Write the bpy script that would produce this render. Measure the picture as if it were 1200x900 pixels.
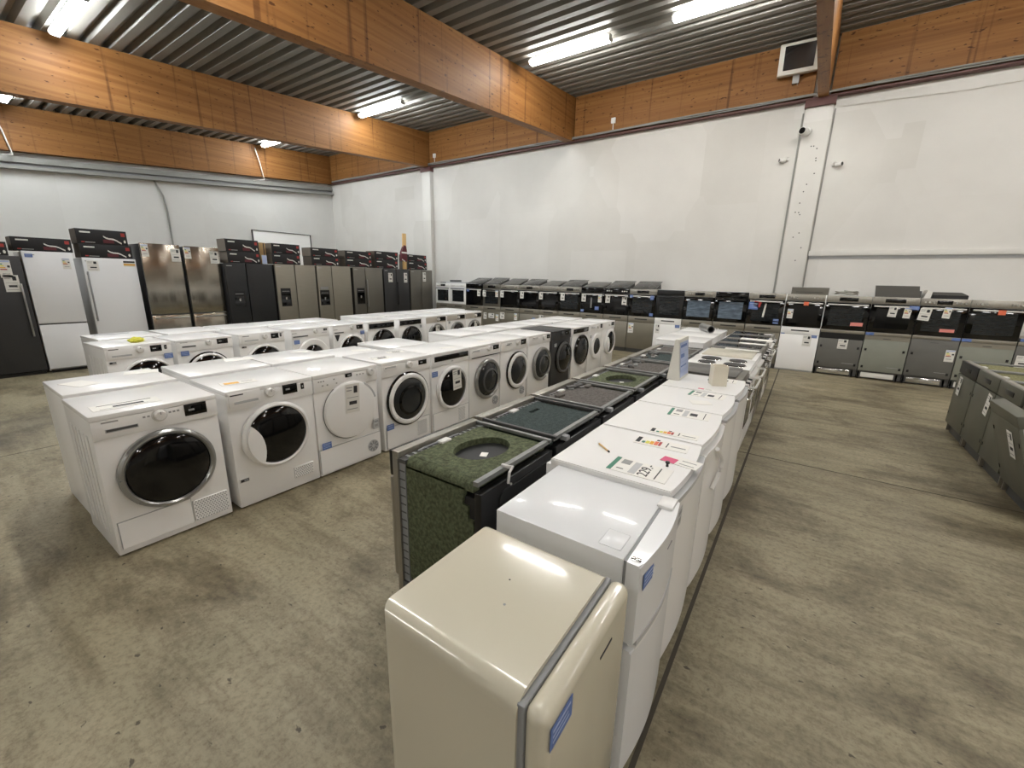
import bpy, bmesh, math, random
from mathutils import Matrix, Vector, noise
random.seed(7)
R = math.radians; PI = math.pi
SC = bpy.context.scene; COL = SC.collection
for _o in list(bpy.data.objects): bpy.data.objects.remove(_o)

# ------------------------------------------------------------------ camera, world, exposure
YAW, PITCH, ROLL, CAMZ, FPX = .599026257, .24675638, -.0205824301, 1.59539, 493.556
def cam_basis():
    cy, sy, cp, sp = math.cos(YAW), math.sin(YAW), math.cos(PITCH), math.sin(PITCH)
    f = Vector((-sy*cp, cy*cp, -sp)); r = Vector((cy, sy, 0)); d = f.cross(r)
    c, s = math.cos(ROLL), math.sin(ROLL)
    return r*c+d*s, d*c-r*s, f
_r, _d, _f = cam_basis()
cd = bpy.data.cameras.new('camera'); co = bpy.data.objects.new('camera', cd); COL.objects.link(co)
cd.sensor_fit = 'HORIZONTAL'; cd.sensor_width = 36; cd.lens = 36*FPX/1200; cd.clip_start = .02; cd.clip_end = 200
co.matrix_world = Matrix(((_r.x, -_d.x, -_f.x, 0), (_r.y, -_d.y, -_f.y, 0), (_r.z, -_d.z, -_f.z, CAMZ), (0, 0, 0, 1)))
SC.camera = co
w = bpy.data.worlds.new('world'); SC.world = w; w.use_nodes = True
w.node_tree.nodes['Background'].inputs[0].default_value = (.6, .68, .8, 1)
w.node_tree.nodes['Background'].inputs[1].default_value = .3
LAMP = 62.0                       # emission of the lamp diffusers
LAMP_WARM, LAMP_COOL = (1, .982, .945), (.95, .985, 1)
vs = SC.view_settings; vs.view_transform = 'Standard'; vs.look = 'None'; vs.gamma = 1; vs.exposure = 0.50
vs.use_curve_mapping = False

# ------------------------------------------------------------------ materials
def lin(h):
    if isinstance(h, tuple): return (*h, 1)
    c = [int(h[i:i+2], 16)/255 for i in (1, 3, 5)]
    return (*[x/12.92 if x <= .04045 else ((x+.055)/1.055)**2.4 for x in c], 1)
def nodemat(name):
    m = bpy.data.materials.new(name); m.use_nodes = True
    return m, m.node_tree, m.node_tree.nodes['Principled BSDF']
def N(nt, t, **kw):
    n = nt.nodes.new(t)
    for k, v in kw.items():
        if k in n.inputs: n.inputs[k].default_value = v
        else: setattr(n, k, v)
    return n
def mat(name, c, rough=.5, metal=0, coat=0, var=0, vscale=6, bump=0, bscale=200, emit=0, stretch=None, spec=.5):
    m, nt, b = nodemat(name); L = nt.links.new
    b.inputs['Base Color'].default_value = lin(c); b.inputs['Roughness'].default_value = rough
    b.inputs['Metallic'].default_value = metal; b.inputs['Coat Weight'].default_value = coat
    b.inputs['Coat Roughness'].default_value = .08; b.inputs['Specular IOR Level'].default_value = spec
    if emit:
        b.inputs['Emission Color'].default_value = lin(c); b.inputs['Emission Strength'].default_value = emit
    if var or bump:
        tc = N(nt, 'ShaderNodeTexCoord'); mp = N(nt, 'ShaderNodeMapping')
        if stretch: mp.inputs['Scale'].default_value = stretch
        L(tc.outputs['Object'], mp.inputs[0])
    if var:
        nz = N(nt, 'ShaderNodeTexNoise', Scale=vscale, Detail=5); L(mp.outputs[0], nz.inputs['Vector'])
        cr = N(nt, 'ShaderNodeValToRGB'); L(nz.outputs[0], cr.inputs[0])
        a = lin(c); cr.color_ramp.elements[0].position = .3; cr.color_ramp.elements[1].position = .7
        cr.color_ramp.elements[0].color = (*[x*(1-var) for x in a[:3]], 1)
        cr.color_ramp.elements[1].color = (*[min(1, x*(1+var)) for x in a[:3]], 1)
        L(cr.outputs[0], b.inputs['Base Color'])
    if bump:
        nb = N(nt, 'ShaderNodeTexNoise', Scale=bscale, Detail=3); L(mp.outputs[0], nb.inputs['Vector'])
        bp = N(nt, 'ShaderNodeBump', Strength=bump, Distance=.01); L(nb.outputs[0], bp.inputs['Height'])
        L(bp.outputs[0], b.inputs['Normal'])
    return m
M = dict(
    white=mat('white_enamel', '#efeeec', .32, coat=.3), white2=mat('white_plastic', '#dcdad6', .4),
    cool=mat('cool_white_enamel', '#e4e5e6', .3, coat=.3), warmw=mat('panel_beige_grey', '#b9b2a7', .4),
    cream=mat('cream_lacquer', '#cfc9b5', .22, coat=.6), grey=mat('grey_plastic', '#8d8f90', .45),
    lgrey=mat('light_grey_plastic', '#b9babb', .4), dgrey=mat('dark_grey_plastic', '#4b4b4a', .5),
    black=mat('black_plastic', '#0e0e0f', .35), gloss=mat('black_gloss_glass', '#050506', .06, spec=.6),
    glass=mat('dark_door_glass', '#0a0a0c', .08, spec=.5), sglass=mat('smoked_door_glass', '#2a2c2d', .12),
    window=mat('oven_window', '#1d2022', .12, var=.5, vscale=9, stretch=(1, 1, 5)),
    bwindow=mat('oven_window_film', '#5d6a78', .25, var=.5, vscale=8, stretch=(1, 1, 4)),
    silver=mat('silver_ring', '#9d9d9b', .28, metal=.7), bar=mat('satin_handle', '#d2d0cb', .35, metal=.3), chrome=mat('chrome', '#d8d8d6', .15, metal=1),
    steel=mat('brushed_steel', '#a19d94', .36, metal=.75, var=.06, vscale=5, stretch=(60, 1, .6)),
    dsteel=mat('dark_steel', '#77746c', .38, metal=.7, var=.06, vscale=5, stretch=(1, 1, 60)),
    olived=mat('dark_olive_front', '#65655a', .45, metal=.3, var=.05), olive=mat('olive_steel', '#7f7a6c', .42, metal=.5, var=.05, vscale=4),
    champ=mat('champagne_steel', '#8f8a7e', .4, metal=.55, var=.05, vscale=4, stretch=(1, 1, 30)),
    galv=mat('galvanised_sheet', '#8b8c8a', .45, metal=.6, var=.12, vscale=25),
    gpanel=mat('grey_sound_panel', '#61605b', .55, var=.05, vscale=5), ggreen=mat('greenish_panel', '#85877c', .5, var=.04),
    anth=mat('anthracite', '#3a3a3b', .42, metal=.3), anth2=mat('black_steel', '#2b2c2d', .4, metal=.4, var=.08, vscale=3),
    coil=mat('cast_iron_plate', '#2e2d2c', .6), felt_g=mat('green_felt', '#5f664b', .95, var=.5, vscale=60, bump=.9, bscale=260),
    felt_d=mat('dark_teal_felt', '#3c4847', .95, var=.35, vscale=60, bump=.9, bscale=260),
    felt_k=mat('grey_felt', '#6a6560', .95, var=.4, vscale=50, bump=1, bscale=240),
    felt_y=mat('yellow_felt', '#7d7a55', .95, var=.35, vscale=50, bump=.8, bscale=240),
    paper=mat('paper', '#eceae4', .7), tag=mat('tag_paper', '#dcdad3', .7), ink=mat('ink', '#2b2b2e', .7),
    inkl=mat('light_ink', '#9a9a98', .7), blue=mat('blue_sticker', '#5b74ae', .5), bluel=mat('sticker_print', '#a9b7d8', .5),
    green=mat('green_print', '#3f7d66', .6), pink=mat('pink_print', '#d8567e', .6), red=mat('red_print', '#a93a36', .6),
    orange=mat('orange_label', '#e0704e', .6), yellow=mat('yellow_plastic', '#d9d548', .4), amber=mat('energy_amber', '#e3a93a', .6),
    coral=mat('coral_label', '#dd8a80', .6), carton=mat('black_carton', '#131214', .55, var=.15), cartons=mat('carton_side', '#6d6459', .7),
    maroon=mat('maroon_print', '#5a2028', .55), kraft=mat('kraft_board', '#a88a5c', .75, var=.1), pot=mat('beige_pot', '#ddd6c4', .6),
    board=mat('light_pine', '#d2ad74', .6, var=.12, vscale=5, stretch=(10, 10, 1)), screen=mat('card_screen', '#a9b6d6', .3),
    iron=mat('red_oxide_steel', '#5d3a36', .6), conduit=mat('grey_conduit', '#8f8f8a', .5), wire=mat('white_cable', '#d8d6d0', .5),
    oldwhite=mat('aged_white', '#dbd8ce', .5), plate=mat('beige_pattern', '#c9c3b2', .3, var=.12, vscale=18), hob=mat('ceramic_glass', '#3b3a38', .12, var=.12, vscale=30),
    toplid=mat('dark_lid', '#55534f', .3), glow=mat('white_door_leaf', '#f5f5f2', .5), ssb=mat('polished_steel', '#a39d92', .2, metal=1, bump=.5, bscale=1.6, stretch=(5, 1, .25)), blk2=mat('dark_tub', '#161617', .5))
def emis(name, c):
    m = bpy.data.materials.new(name); m.use_nodes = True; nt = m.node_tree; nt.nodes.clear()
    e = N(nt, 'ShaderNodeEmission', Color=(*c, 1), Strength=LAMP); o = N(nt, 'ShaderNodeOutputMaterial')
    nt.links.new(e.outputs[0], o.inputs[0]); return m
M['lampw'] = emis('lamp_warm_white', LAMP_WARM); M['lampc'] = emis('lamp_cool_white', LAMP_COOL)

def ramp(nt, src, stops):
    cr = N(nt, 'ShaderNodeValToRGB'); nt.links.new(src, cr.inputs[0]); e = cr.color_ramp.elements
    while len(e) < len(stops): e.new(.5)
    for k, (p, c) in enumerate(stops): e[k].position = p; e[k].color = lin(c)
    return cr.outputs[0]
def mixc(nt, fac, a, b, mode='MULTIPLY'):
    m = N(nt, 'ShaderNodeMix', data_type='RGBA', blend_type=mode); L = nt.links.new
    if isinstance(fac, float): m.inputs[0].default_value = fac
    else: L(fac, m.inputs[0])
    for i, s in ((6, a), (7, b)):
        if isinstance(s, tuple): m.inputs[i].default_value = s
        else: L(s, m.inputs[i])
    return m.outputs[2]
def concrete():
    m, nt, b = nodemat('concrete'); L = nt.links.new; tc = N(nt, 'ShaderNodeTexCoord')
    def nz(s, d=6, sc=(1, 1, 1), rough=.6, dist=0):
        mp = N(nt, 'ShaderNodeMapping'); mp.inputs['Scale'].default_value = sc; L(tc.outputs['Object'], mp.inputs[0])
        n = N(nt, 'ShaderNodeTexNoise', Scale=s, Detail=d, Roughness=rough, Distortion=dist); L(mp.outputs[0], n.inputs['Vector']); return n.outputs[0]
    base = ramp(nt, nz(.55, 8, rough=.65, dist=.6), [(.3, '#7e7560'), (.5, '#938a70'), (.68, '#a59a80')])
    blot = ramp(nt, nz(1.1, 10, (1, 1.5, 1), .72, .35), [(.36, '#a29a8c'), (.52, '#ffffff')])
    streak = ramp(nt, nz(2.2, 6, (.5, 3, 1), .7, .4), [(.3, '#b4aca0'), (.55, '#ffffff')])
    fine = ramp(nt, nz(34, 8, rough=.75), [(.3, '#b5b0a6'), (.55, '#ffffff')])
    spots = ramp(nt, nz(20, 3, (1, 1.7, 1), rough=.5), [(.275, '#4e463a'), (.32, '#ffffff')])
    c = mixc(nt, .85, base, blot); c = mixc(nt, .75, c, streak); c = mixc(nt, .85, c, fine); c = mixc(nt, .75, c, spots)
    L(c, b.inputs['Base Color'])
    rg = N(nt, 'ShaderNodeMapRange', **{'To Min': .42, 'To Max': .7}); L(nz(2), rg.inputs[0]); L(rg.outputs[0], b.inputs['Roughness'])
    bp = N(nt, 'ShaderNodeBump', Strength=.15, Distance=.01); L(nz(60), bp.inputs['Height']); L(bp.outputs[0], b.inputs['Normal'])
    return m
def wallpaint(name, c1, c2):
    m, nt, b = nodemat(name); L = nt.links.new; tc = N(nt, 'ShaderNodeTexCoord')
    n = N(nt, 'ShaderNodeTexNoise', Scale=.7, Detail=5, Roughness=.6); L(tc.outputs['Object'], n.inputs['Vector'])
    mp = N(nt, 'ShaderNodeMapping'); mp.inputs['Scale'].default_value = (.6, .6, .35); L(tc.outputs['Object'], mp.inputs[0])
    v = N(nt, 'ShaderNodeTexVoronoi', Scale=1.1, distance='CHEBYCHEV'); L(mp.outputs[0], v.inputs['Vector'])
    bw = N(nt, 'ShaderNodeRGBToBW'); L(v.outputs['Color'], bw.inputs[0])
    c = mixc(nt, .35, ramp(nt, n.outputs[0], [(.3, c1), (.7, c2)]), ramp(nt, bw.outputs[0], [(.2, '#e9e8e4'), (.5, '#ffffff')]))
    L(c, b.inputs['Base Color']); b.inputs['Roughness'].default_value = .75
    n2 = N(nt, 'ShaderNodeTexNoise', Scale=30, Detail=4); L(tc.outputs['Object'], n2.inputs['Vector'])
    bp = N(nt, 'ShaderNodeBump', Strength=.12, Distance=.01); L(n2.outputs[0], bp.inputs['Height']); L(bp.outputs[0], b.inputs['Normal'])
    return m
def wood(name, along):      # glued laminated timber: lamellae stacked in z, grain along one axis, knots, water runs
    m, nt, b = nodemat(name); L = nt.links.new; tc = N(nt, 'ShaderNodeTexCoord')
    def nz(s, sc, d=5, rough=.6, dist=0):
        mp = N(nt, 'ShaderNodeMapping'); mp.inputs['Scale'].default_value = sc; L(tc.outputs['Object'], mp.inputs[0])
        n = N(nt, 'ShaderNodeTexNoise', Scale=s, Detail=d, Roughness=rough, Distortion=dist); L(mp.outputs[0], n.inputs['Vector']); return n.outputs[0]
    g = (.35, 12, 12) if along == 'x' else (12, .35, 12)
    k = (9, 18, 26) if along == 'x' else (18, 9, 26)
    run = (9, 9, .25)
    base = ramp(nt, nz(1.2, g), [(.2, '#7b532c'), (.5, '#8b6034'), (.8, '#9a7041')])
    lam = ramp(nt, nz(.9, (.15, 6, 22) if along == 'x' else (6, .15, 22), 1), [(.35, '#e6dccb'), (.6, '#ffffff')])
    knots = ramp(nt, nz(1.2, k, 2, .4), [(.28, '#6b4426'), (.325, '#ffffff')])
    drip = ramp(nt, nz(.8, run, 3, .6), [(.33, '#75512f'), (.41, '#ffffff')])
    c = mixc(nt, .8, base, lam); c = mixc(nt, .8, c, knots); c = mixc(nt, .55, c, drip)
    L(c, b.inputs['Base Color']); b.inputs['Roughness'].default_value = .55; b.inputs['Specular IOR Level'].default_value = .25
    return m
M.update(conc=concrete(), wallb=wallpaint('white_wall_paint', '#cfcdc8', '#d9d7d2'), walll=wallpaint('left_wall_paint', '#d8d8d5', '#e1e1de'),
         woody=wood('glulam_along_y', 'y'), woodx=wood('glulam_along_x', 'x'),
         deck=mat('ceiling_deck_sheet', '#7d7b75', .55, metal=.15, var=.08, vscale=2), joint=mat('joint_and_base_shade', '#4a443a', .9))

# ------------------------------------------------------------------ mesh builder
class MB:
    def __init__(s): s.bm = bmesh.new(); s.ms = []; s.ly = s.bm.faces.layers.int.new('done')
    def _fin(s, m):
        if m not in s.ms: s.ms.append(m)
        i = s.ms.index(m)
        for f in s.bm.faces:
            if not f[s.ly]: f.material_index = i; f[s.ly] = 1
        return s
    def box(s, x0, x1, y0, y1, z0, z1, m='white', bev=0, seg=2, rot=None, at=None):
        mt = Matrix.Translation(((x0+x1)/2, (y0+y1)/2, (z0+z1)/2)) @ Matrix.Diagonal((abs(x1-x0), abs(y1-y0), abs(z1-z0), 1))
        if rot: mt = Matrix.Translation(at) @ rot @ Matrix.Translation([-a for a in at]) @ mt
        g = bmesh.ops.create_cube(s.bm, size=1, matrix=mt)
        if bev:
            es = list({e for v in g['verts'] for e in v.link_edges})
            bmesh.ops.bevel(s.bm, geom=es, offset=bev, segments=seg, affect='EDGES', profile=.5)
        return s._fin(m)
    def prism(s, pts, ax, c0, c1, m='white'):
        def P(a, b, c): return {'x': (c, a, b), 'y': (a, c, b), 'z': (a, b, c)}[ax]
        lo = [s.bm.verts.new(P(a, b, c0)) for a, b in pts]; hi = [s.bm.verts.new(P(a, b, c1)) for a, b in pts]
        n = len(pts); s.bm.faces.new(lo); s.bm.faces.new(hi[::-1])
        for i in range(n): s.bm.faces.new((lo[i], lo[(i+1) % n], hi[(i+1) % n], hi[i]))
        return s._fin(m)
    def lathe(s, prof, o, ax='y', n=32, m='white', sx=1, sz=1):
        rows = []
        def P(r, h, a):
            c, q = r*math.cos(a)*sx, r*math.sin(a)*sz
            return {'y': (o[0]+c, o[1]+h, o[2]+q), 'z': (o[0]+c, o[1]+q, o[2]+h), 'x': (o[0]+h, o[1]+c, o[2]+q)}[ax]
        for r, h in prof:
            rows.append([s.bm.verts.new(P(r, h, 2*PI*k/n)) for k in range(n)] if r > 1e-6 else [s.bm.verts.new(P(0, h, 0))])
        for A, B in zip(rows, rows[1:]):
            for k in range(n):
                a, b = A[k % len(A)], A[(k+1) % len(A)]; c, d = B[(k+1) % len(B)], B[k % len(B)]
                vsq = []
                for v in (a, b, c, d):
                    if v not in vsq: vsq.append(v)
                if len(vsq) > 2: s.bm.faces.new(vsq)
        return s._fin(m)
    def cyl(s, o, r, h, ax='y', n=20, m='white', r2=None):
        return s.lathe([(0, 0), (r, 0), (r if r2 is None else r2, h), (0, h)], o, ax, n, m)
    def tube(s, path, r, n=8, m='white'):
        rings = []; ps = [Vector(p) for p in path]
        for i, p in enumerate(ps):
            t = (ps[min(i+1, len(ps)-1)]-ps[max(i-1, 0)]).normalized()
            u = t.cross(Vector((0, 0, 1)) if abs(t.z) < .9 else Vector((1, 0, 0))).normalized(); v = t.cross(u)
            rings.append([s.bm.verts.new(p+(u*math.cos(2*PI*k/n)+v*math.sin(2*PI*k/n))*r) for k in range(n)])
        for A, B in zip(rings, rings[1:]):
            for k in range(n): s.bm.faces.new((A[k], A[(k+1) % n], B[(k+1) % n], B[k]))
        s.bm.faces.new(rings[0]); s.bm.faces.new(rings[-1][::-1])
        return s._fin(m)
    def holed(s, outer, inner, ax, c0, c1, m):      # plate with a hole
        def P(a, b, c): return {'x': (c, a, b), 'y': (a, c, b), 'z': (a, b, c)}[ax]
        for c in (c0, c1):
            es = []
            for loop in (outer, inner):
                vv = [s.bm.verts.new(P(a, b, c)) for a, b in loop]
                es += [s.bm.edges.new((vv[i], vv[(i+1) % len(vv)])) for i in range(len(vv))]
            bmesh.ops.triangle_fill(s.bm, use_beauty=True, edges=es)
        for loop in (outer, inner):
            lo = [s.bm.verts.new(P(a, b, c0)) for a, b in loop]; hi = [s.bm.verts.new(P(a, b, c1)) for a, b in loop]
            for i in range(len(loop)):
                j = (i+1) % len(loop); s.bm.faces.new((lo[i], lo[j], hi[j], hi[i]))
        return s._fin(m)
    def obj(s, name, parent=None, loc=(0, 0, 0), rot=(0, 0, 0), label=None, smooth=True):
        bmesh.ops.remove_doubles(s.bm, verts=s.bm.verts, dist=1e-6)
        bmesh.ops.recalc_face_normals(s.bm, faces=s.bm.faces)
        s.bm.faces.layers.int.remove(s.ly); me = bpy.data.meshes.new(name); s.bm.to_mesh(me); s.bm.free()
        for m in s.ms: me.materials.append(M[m])
        if smooth:
            me.polygons.foreach_set('use_smooth', [True]*len(me.polygons)); me.set_sharp_from_angle(angle=R(32))
        o = bpy.data.objects.new(name, me); COL.objects.link(o); o.parent = parent; o.location = loc; o.rotation_euler = rot
        if label: o['label'] = label
        return o
def root(name, label, cat, loc, rz=0, group=None):
    o = bpy.data.objects.new(name, None); COL.objects.link(o); o.empty_display_size = .1
    o.location = loc; o.rotation_euler = (0, 0, R(rz)); return tag(o, label, cat, group)
def tag(o, label, cat, group=None):
    o['label'] = label; o['category'] = cat
    if group: o['group'] = group
    return o
def struct(o): o['kind'] = 'structure'; return o
def copy_tree(o, parent=None):
    c = o.copy(); COL.objects.link(c); c.parent = parent
    for ch in [x for x in COL.objects if x.parent == o]: copy_tree(ch, c)
    return c
def text(s, size, m, parent, loc, rot, name='lettering'):
    cu = bpy.data.curves.new(name, 'FONT'); cu.body = s; cu.size = size; cu.extrude = .0004; cu.align_x = 'LEFT'
    t = bpy.data.objects.new(name, cu); COL.objects.link(t)
    me = bpy.data.meshes.new_from_object(t.evaluated_get(bpy.context.evaluated_depsgraph_get()))
    COL.objects.unlink(t); bpy.data.objects.remove(t)
    me.materials.clear(); me.materials.append(M[m]); o = bpy.data.objects.new(name, me); COL.objects.link(o)
    o.parent = parent; o.location = loc; o.rotation_euler = rot; return o
def rrect(x0, x1, z0, z1, r, n=5):
    pts = []
    for cx, cz, a0 in ((x1-r, z1-r, 0), (x0+r, z1-r, 90), (x0+r, z0+r, 180), (x1-r, z0+r, 270)):
        for k in range(n+1):
            a = R(a0+90*k/n); pts.append((cx+r*math.cos(a), cz+r*math.sin(a)))
    return pts

# cards stand in the x/z plane facing -y, origin at their top centre
def card(parent, name, x, z, w, h, y=-.004, tilt=0, style='price', label=None, flat=False):
    b = MB(); T = .0012; p = -.0006
    B = lambda x0, x1, z0, z1, m: b.box(x0*w, x1*w, p-T, -T*.6, -z1*h, -z0*h, m)
    if style == 'price':
        b.box(-w/2, w/2, -T, 0, -h, 0, 'tag'); B(.08, .34, .08, .32, 'ink'); B(-.42, 0, .1, .14, 'inkl'); B(-.42, -.06, .2, .24, 'inkl')
        B(-.25, .3, .6, .72, 'ink'); B(-.4, .4, .46, .48, 'inkl'); B(-.4, .35, .86, .89, 'inkl')
    elif style == 'energy':
        b.box(-w/2, w/2, -T, 0, -h, 0, 'tag'); B(-.44, .44, .03, .12, 'bluel'); B(-.4, -.15, .2, .26, 'green'); B(-.4, -.05, .3, .36, 'yellow')
        B(-.4, .05, .4, .46, 'amber'); B(-.4, .15, .5, .56, 'red'); B(.2, .42, .3, .42, 'ink'); B(-.3, .3, .75, .8, 'inkl')
    elif style == 'blue':
        b.box(-w/2, w/2, -T, 0, -h, 0, 'blue'); B(-.4, .4, .18, .28, 'bluel'); B(-.4, .3, .45, .52, 'bluel'); B(-.4, .36, .68, .76, 'bluel')
    elif style == 'grey':
        b.box(-w/2, w/2, -T, 0, -h, 0, 'lgrey'); B(-.35, .35, .15, .35, 'grey'); B(-.3, .3, .55, .8, 'inkl')
    elif style == 'bar':
        b.box(-w/2, w/2, -T, 0, -h, 0, 'tag'); B(-.5, .5, 0, .3, 'ink'); B(-.5, .5, .5, .8, 'amber')
    else: b.box(-w/2, w/2, -T, 0, -h, 0, style)
    return b.obj(name, parent, (x, y, z), (R(-90) if flat else 0, R(tilt), 0), label, smooth=False)
def sheet(label, x, y, z, w, d, rz, kind='plain', group='price sheets lying on the machine tops'):     # loose paper lying flat
    b = MB(); b.box(-w/2, w/2, -d/2, d/2, 0, .0015, 'paper')
    q = lambda x0, x1, y0, y1, m: b.box(x0*w, x1*w, y0*d, y1*d, .0014, .0022, m)
    if kind == 'offer':
        q(-.5, -.42, -.5, .5, 'green'); q(-.36, -.2, .1, .42, 'inkl'); q(-.36, -.22, -.3, -.24, 'ink'); q(-.15, -.03, -.4, .4, 'lgrey'); q(.36, .38, -.4, .4, 'ink')
        q(.02, .2, -.2, .14, 'ink')
    elif kind == '229':
        q(-.5, -.42, -.5, .5, 'green'); q(-.36, -.2, .1, .42, 'inkl'); q(-.36, -.24, -.3, -.26, 'ink'); q(-.14, -.02, -.4, .4, 'lgrey'); q(.3, .32, -.4, .4, 'ink')
    elif kind == 'energy':
        q(-.48, -.4, -.3, .4, 'ink'); q(-.36, -.3, -.3, -.05, 'green'); q(-.29, -.22, -.3, .05, 'yellow'); q(-.21, -.14, -.3, .12, 'amber')
        q(-.13, -.06, -.3, .2, 'orange'); q(-.05, 0, -.3, .25, 'red'); q(.1, .12, -.3, .3, 'ink'); q(.18, .45, -.1, 0, 'inkl'); q(-.12, -.06, .3, .45, 'ink')
    elif kind == 'pink': q(-.5, -.1, -.5, .1, 'pink'); q(0, .4, -.3, -.25, 'inkl'); q(0, .4, .1, .15, 'inkl')
    elif kind == 'text': q(-.4, .4, .3, .36, 'ink'); q(-.2, .25, -.2, .02, 'ink'); q(-.4, .3, -.35, -.32, 'inkl')
    elif kind == 'amber': q(-.4, 0, -.3, .2, 'amber'); q(.1, .4, .1, .2, 'inkl')
    o = b.obj('price_sheet', None, (x, y, z), (0, 0, R(rz)), smooth=False); tag(o, label, 'paper', group)
    if kind == '229': text('229.-', d*.42, 'ink', o, (w*.18, -d*.4, .002), (0, 0, R(90)), 'price_digits')
    return o

# ------------------------------------------------------------------ the hall
SL = math.tan(R(4.968)); YB = 10.1; XL = -15.2; XR = 12.0; YF = -9.0
zb = lambda y: 4.80-SL*(YB-y); zt = lambda y: 5.72-SL*(YB-y)      # beam bottom, beam top / deck underside
b = MB(); b.box(XL-.2, XR+.2, YF-.2, YB+.2, -.2, 0, 'conc')
for x, k in ((-5.55, .004), (-.245, .009), (5.1, .004)): b.box(x-k, x+k, YF, YB, -.001, .0012, 'joint')  # floor joints; the one by the freezers is widened to paint their base shadow
for y in (-.9, 4.42): b.box(XL, XR, y-.006, y+.006, -.001, .0012, 'joint')
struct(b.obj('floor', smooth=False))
b = MB(); b.box(XL-.2, XR+.2, YB, YB+.2, 0, 6.4, 'wallb'); struct(b.obj('wall_back'))
b = MB(); b.box(XL-.2, XL, YF-.2, YB, 0, 6.4, 'walll'); struct(b.obj('wall_left'))
b = MB(); b.box(XR, XR+.2, YF-.2, YB, 0, 6.4, 'wallb'); struct(b.obj('wall_right'))
b = MB(); b.box(XL, XR, YF-.2, YF, 0, 6.4, 'wallb'); struct(b.obj('wall_front'))
# trapezoidal deck, ribs along x
prof = []; y = YF-.1; P = .265
while y < YB:
    for dy, dz in ((0, 0), (.12, 0), (.16, .09), (.225, .09)): prof.append((y+dy, dz))
    y += P
b = MB(); lo = []
for y, dz in prof:
    z = zt(y)+.005+dz; lo.append([b.bm.verts.new((XL-.2, y, z)), b.bm.verts.new((XR+.2, y, z)), b.bm.verts.new((XR+.2, y, z+.004)), b.bm.verts.new((XL-.2, y, z+.004))])
for A, B_ in zip(lo, lo[1:]):
    for i, j in ((0, 1), (1, 2), (2, 3), (3, 0)): b.bm.faces.new((A[i], A[j], B_[j], B_[i]))
b._fin('deck'); struct(b.obj('ceiling', smooth=False))
# glulam beams
BX = (-15.0, -10.0, -5.2, -.25, 4.6, 9.5)
for x in BX:
    y0, y1 = YF, YB-.012
    b = MB(); b.prism([(y0, zb(y0)), (y1, zb(y1)), (y1, zt(y1)), (y0, zt(y0))], 'x', x-(.155 if x == -.25 else .2), x, 'woody'); struct(b.obj('roof_beam'))
for x0, x1 in zip((XL,)+BX, tuple(v-.2 for v in BX)+(XR,)):
    b = MB(); b.box(x0+.03, x1-.03, YB-.12, YB-.001, 4.83, zt(YB)-.005, 'woodx'); struct(b.obj('edge_beam'))
# steel angle and cable runs under the edge beam
b = MB(); b.box(XL, XR, YB-.13, YB-.001, 4.775, 4.80, 'iron'); struct(b.obj('trim_1'))
b = MB()
for k, (dy, dz, r) in enumerate(((-.15, 4.855, .014), (-.168, 4.825, .010), (-.14, 4.83, .009))):
    b.tube([(x, YB+dy+random.uniform(-.01, .01), dz+.01*math.sin(x*1.7+k)) for x in [XL+.3+i*.9 for i in range(30)]], r, 6, 'conduit')
tag(b.obj('cable_run'), 'bundle of grey cables along the top of the long white wall', 'cable')
b = MB(); b.tube([(-.05, YB-.02, 4.62), (1.5, YB-.02, 4.56), (4, YB-.02, 4.58), (8, YB-.02, 4.6)], .004, 6, 'oldwhite')
tag(b.obj('wall_cable'), 'thin white cable strung across the white wall right of the pillar', 'cable')
# columns
b = MB(); b.box(-.56, -.14, YB-.06, YB, 0, 4.68, 'wallb', .004); b.box(-.58, -.12, YB-.12, YB, 4.66, 4.79, 'iron')
b.box(-.60, -.575, YB-.02, YB, 0, 4.6, 'conduit'); b.box(-.125, -.105, YB-.012, YB, 0, 4.6, 'conduit')
for k in range(16):
    b.cyl((-.45+.2*random.random(), YB-.062, 1.9+2.4*random.random()), .011, .003, 'y', 8, 'ink')
struct(b.obj('wall_column'))
b = MB(); b.box(-10.30, -9.96, YB-.14, YB, 0, 4.66, 'wallb', .004); b.box(-10.34, -9.94, YB-.16, YB, 4.66, 4.79, 'iron'); b.box(-10.38, -10.35, YB-.02, YB, 0, 4.7, 'conduit')
struct(b.obj('wall_column'))
# rail on the right part of the wall; grey strip below paints its shadow
b = MB(); b.box(-.12, XR, YB-.05, YB, 2.11, 2.2, 'wallb', .006); b.box(-.12, XR, YB-.012, YB, 2.06, 2.11, 'lgrey'); struct(b.obj('trim_2'))
# left wall: duct under its beam, cable, tall door
b = MB(); pts = lambda o0, o1: [(YF, zb(YF)-o0), (YB-.02, zb(YB)-o0), (YB-.02, zb(YB)-o1), (YF, zb(YF)-o1)]
b.prism(pts(.10, .22), 'x', XL+.002, XL+.10, 'conduit'); b.prism(pts(.30, .36), 'x', XL+.002, XL+.16, 'conduit'); b.prism(pts(.22, .30), 'x', XL+.002, XL+.04, 'grey')
struct(b.obj('trim_3'))
b = MB(); b.tube([(XL+.02, 4.72, 4.15), (XL+.02, 4.72, 3.95), (XL+.02, 4.86, 3.6), (XL+.02, 4.9, 3.2), (XL+.02, 4.9, 1.2)], .022, 6, 'conduit')
tag(b.obj('wall_cable'), 'grey cable bending down the left wall above the steel fridges', 'cable')
b = MB(); b.box(XL+.005, XL+.05, 7.1, 9.05, 0, 2.93, 'glow', .004)
for y0, y1, z0, z1 in ((7.085, 7.1, 0, 2.945), (9.05, 9.075, 0, 2.945), (7.1, 9.05, 2.93, 2.945)): b.box(XL+.002, XL+.07, y0, y1, z0, z1, 'anth')
struct(b.obj('door_1'))
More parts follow.
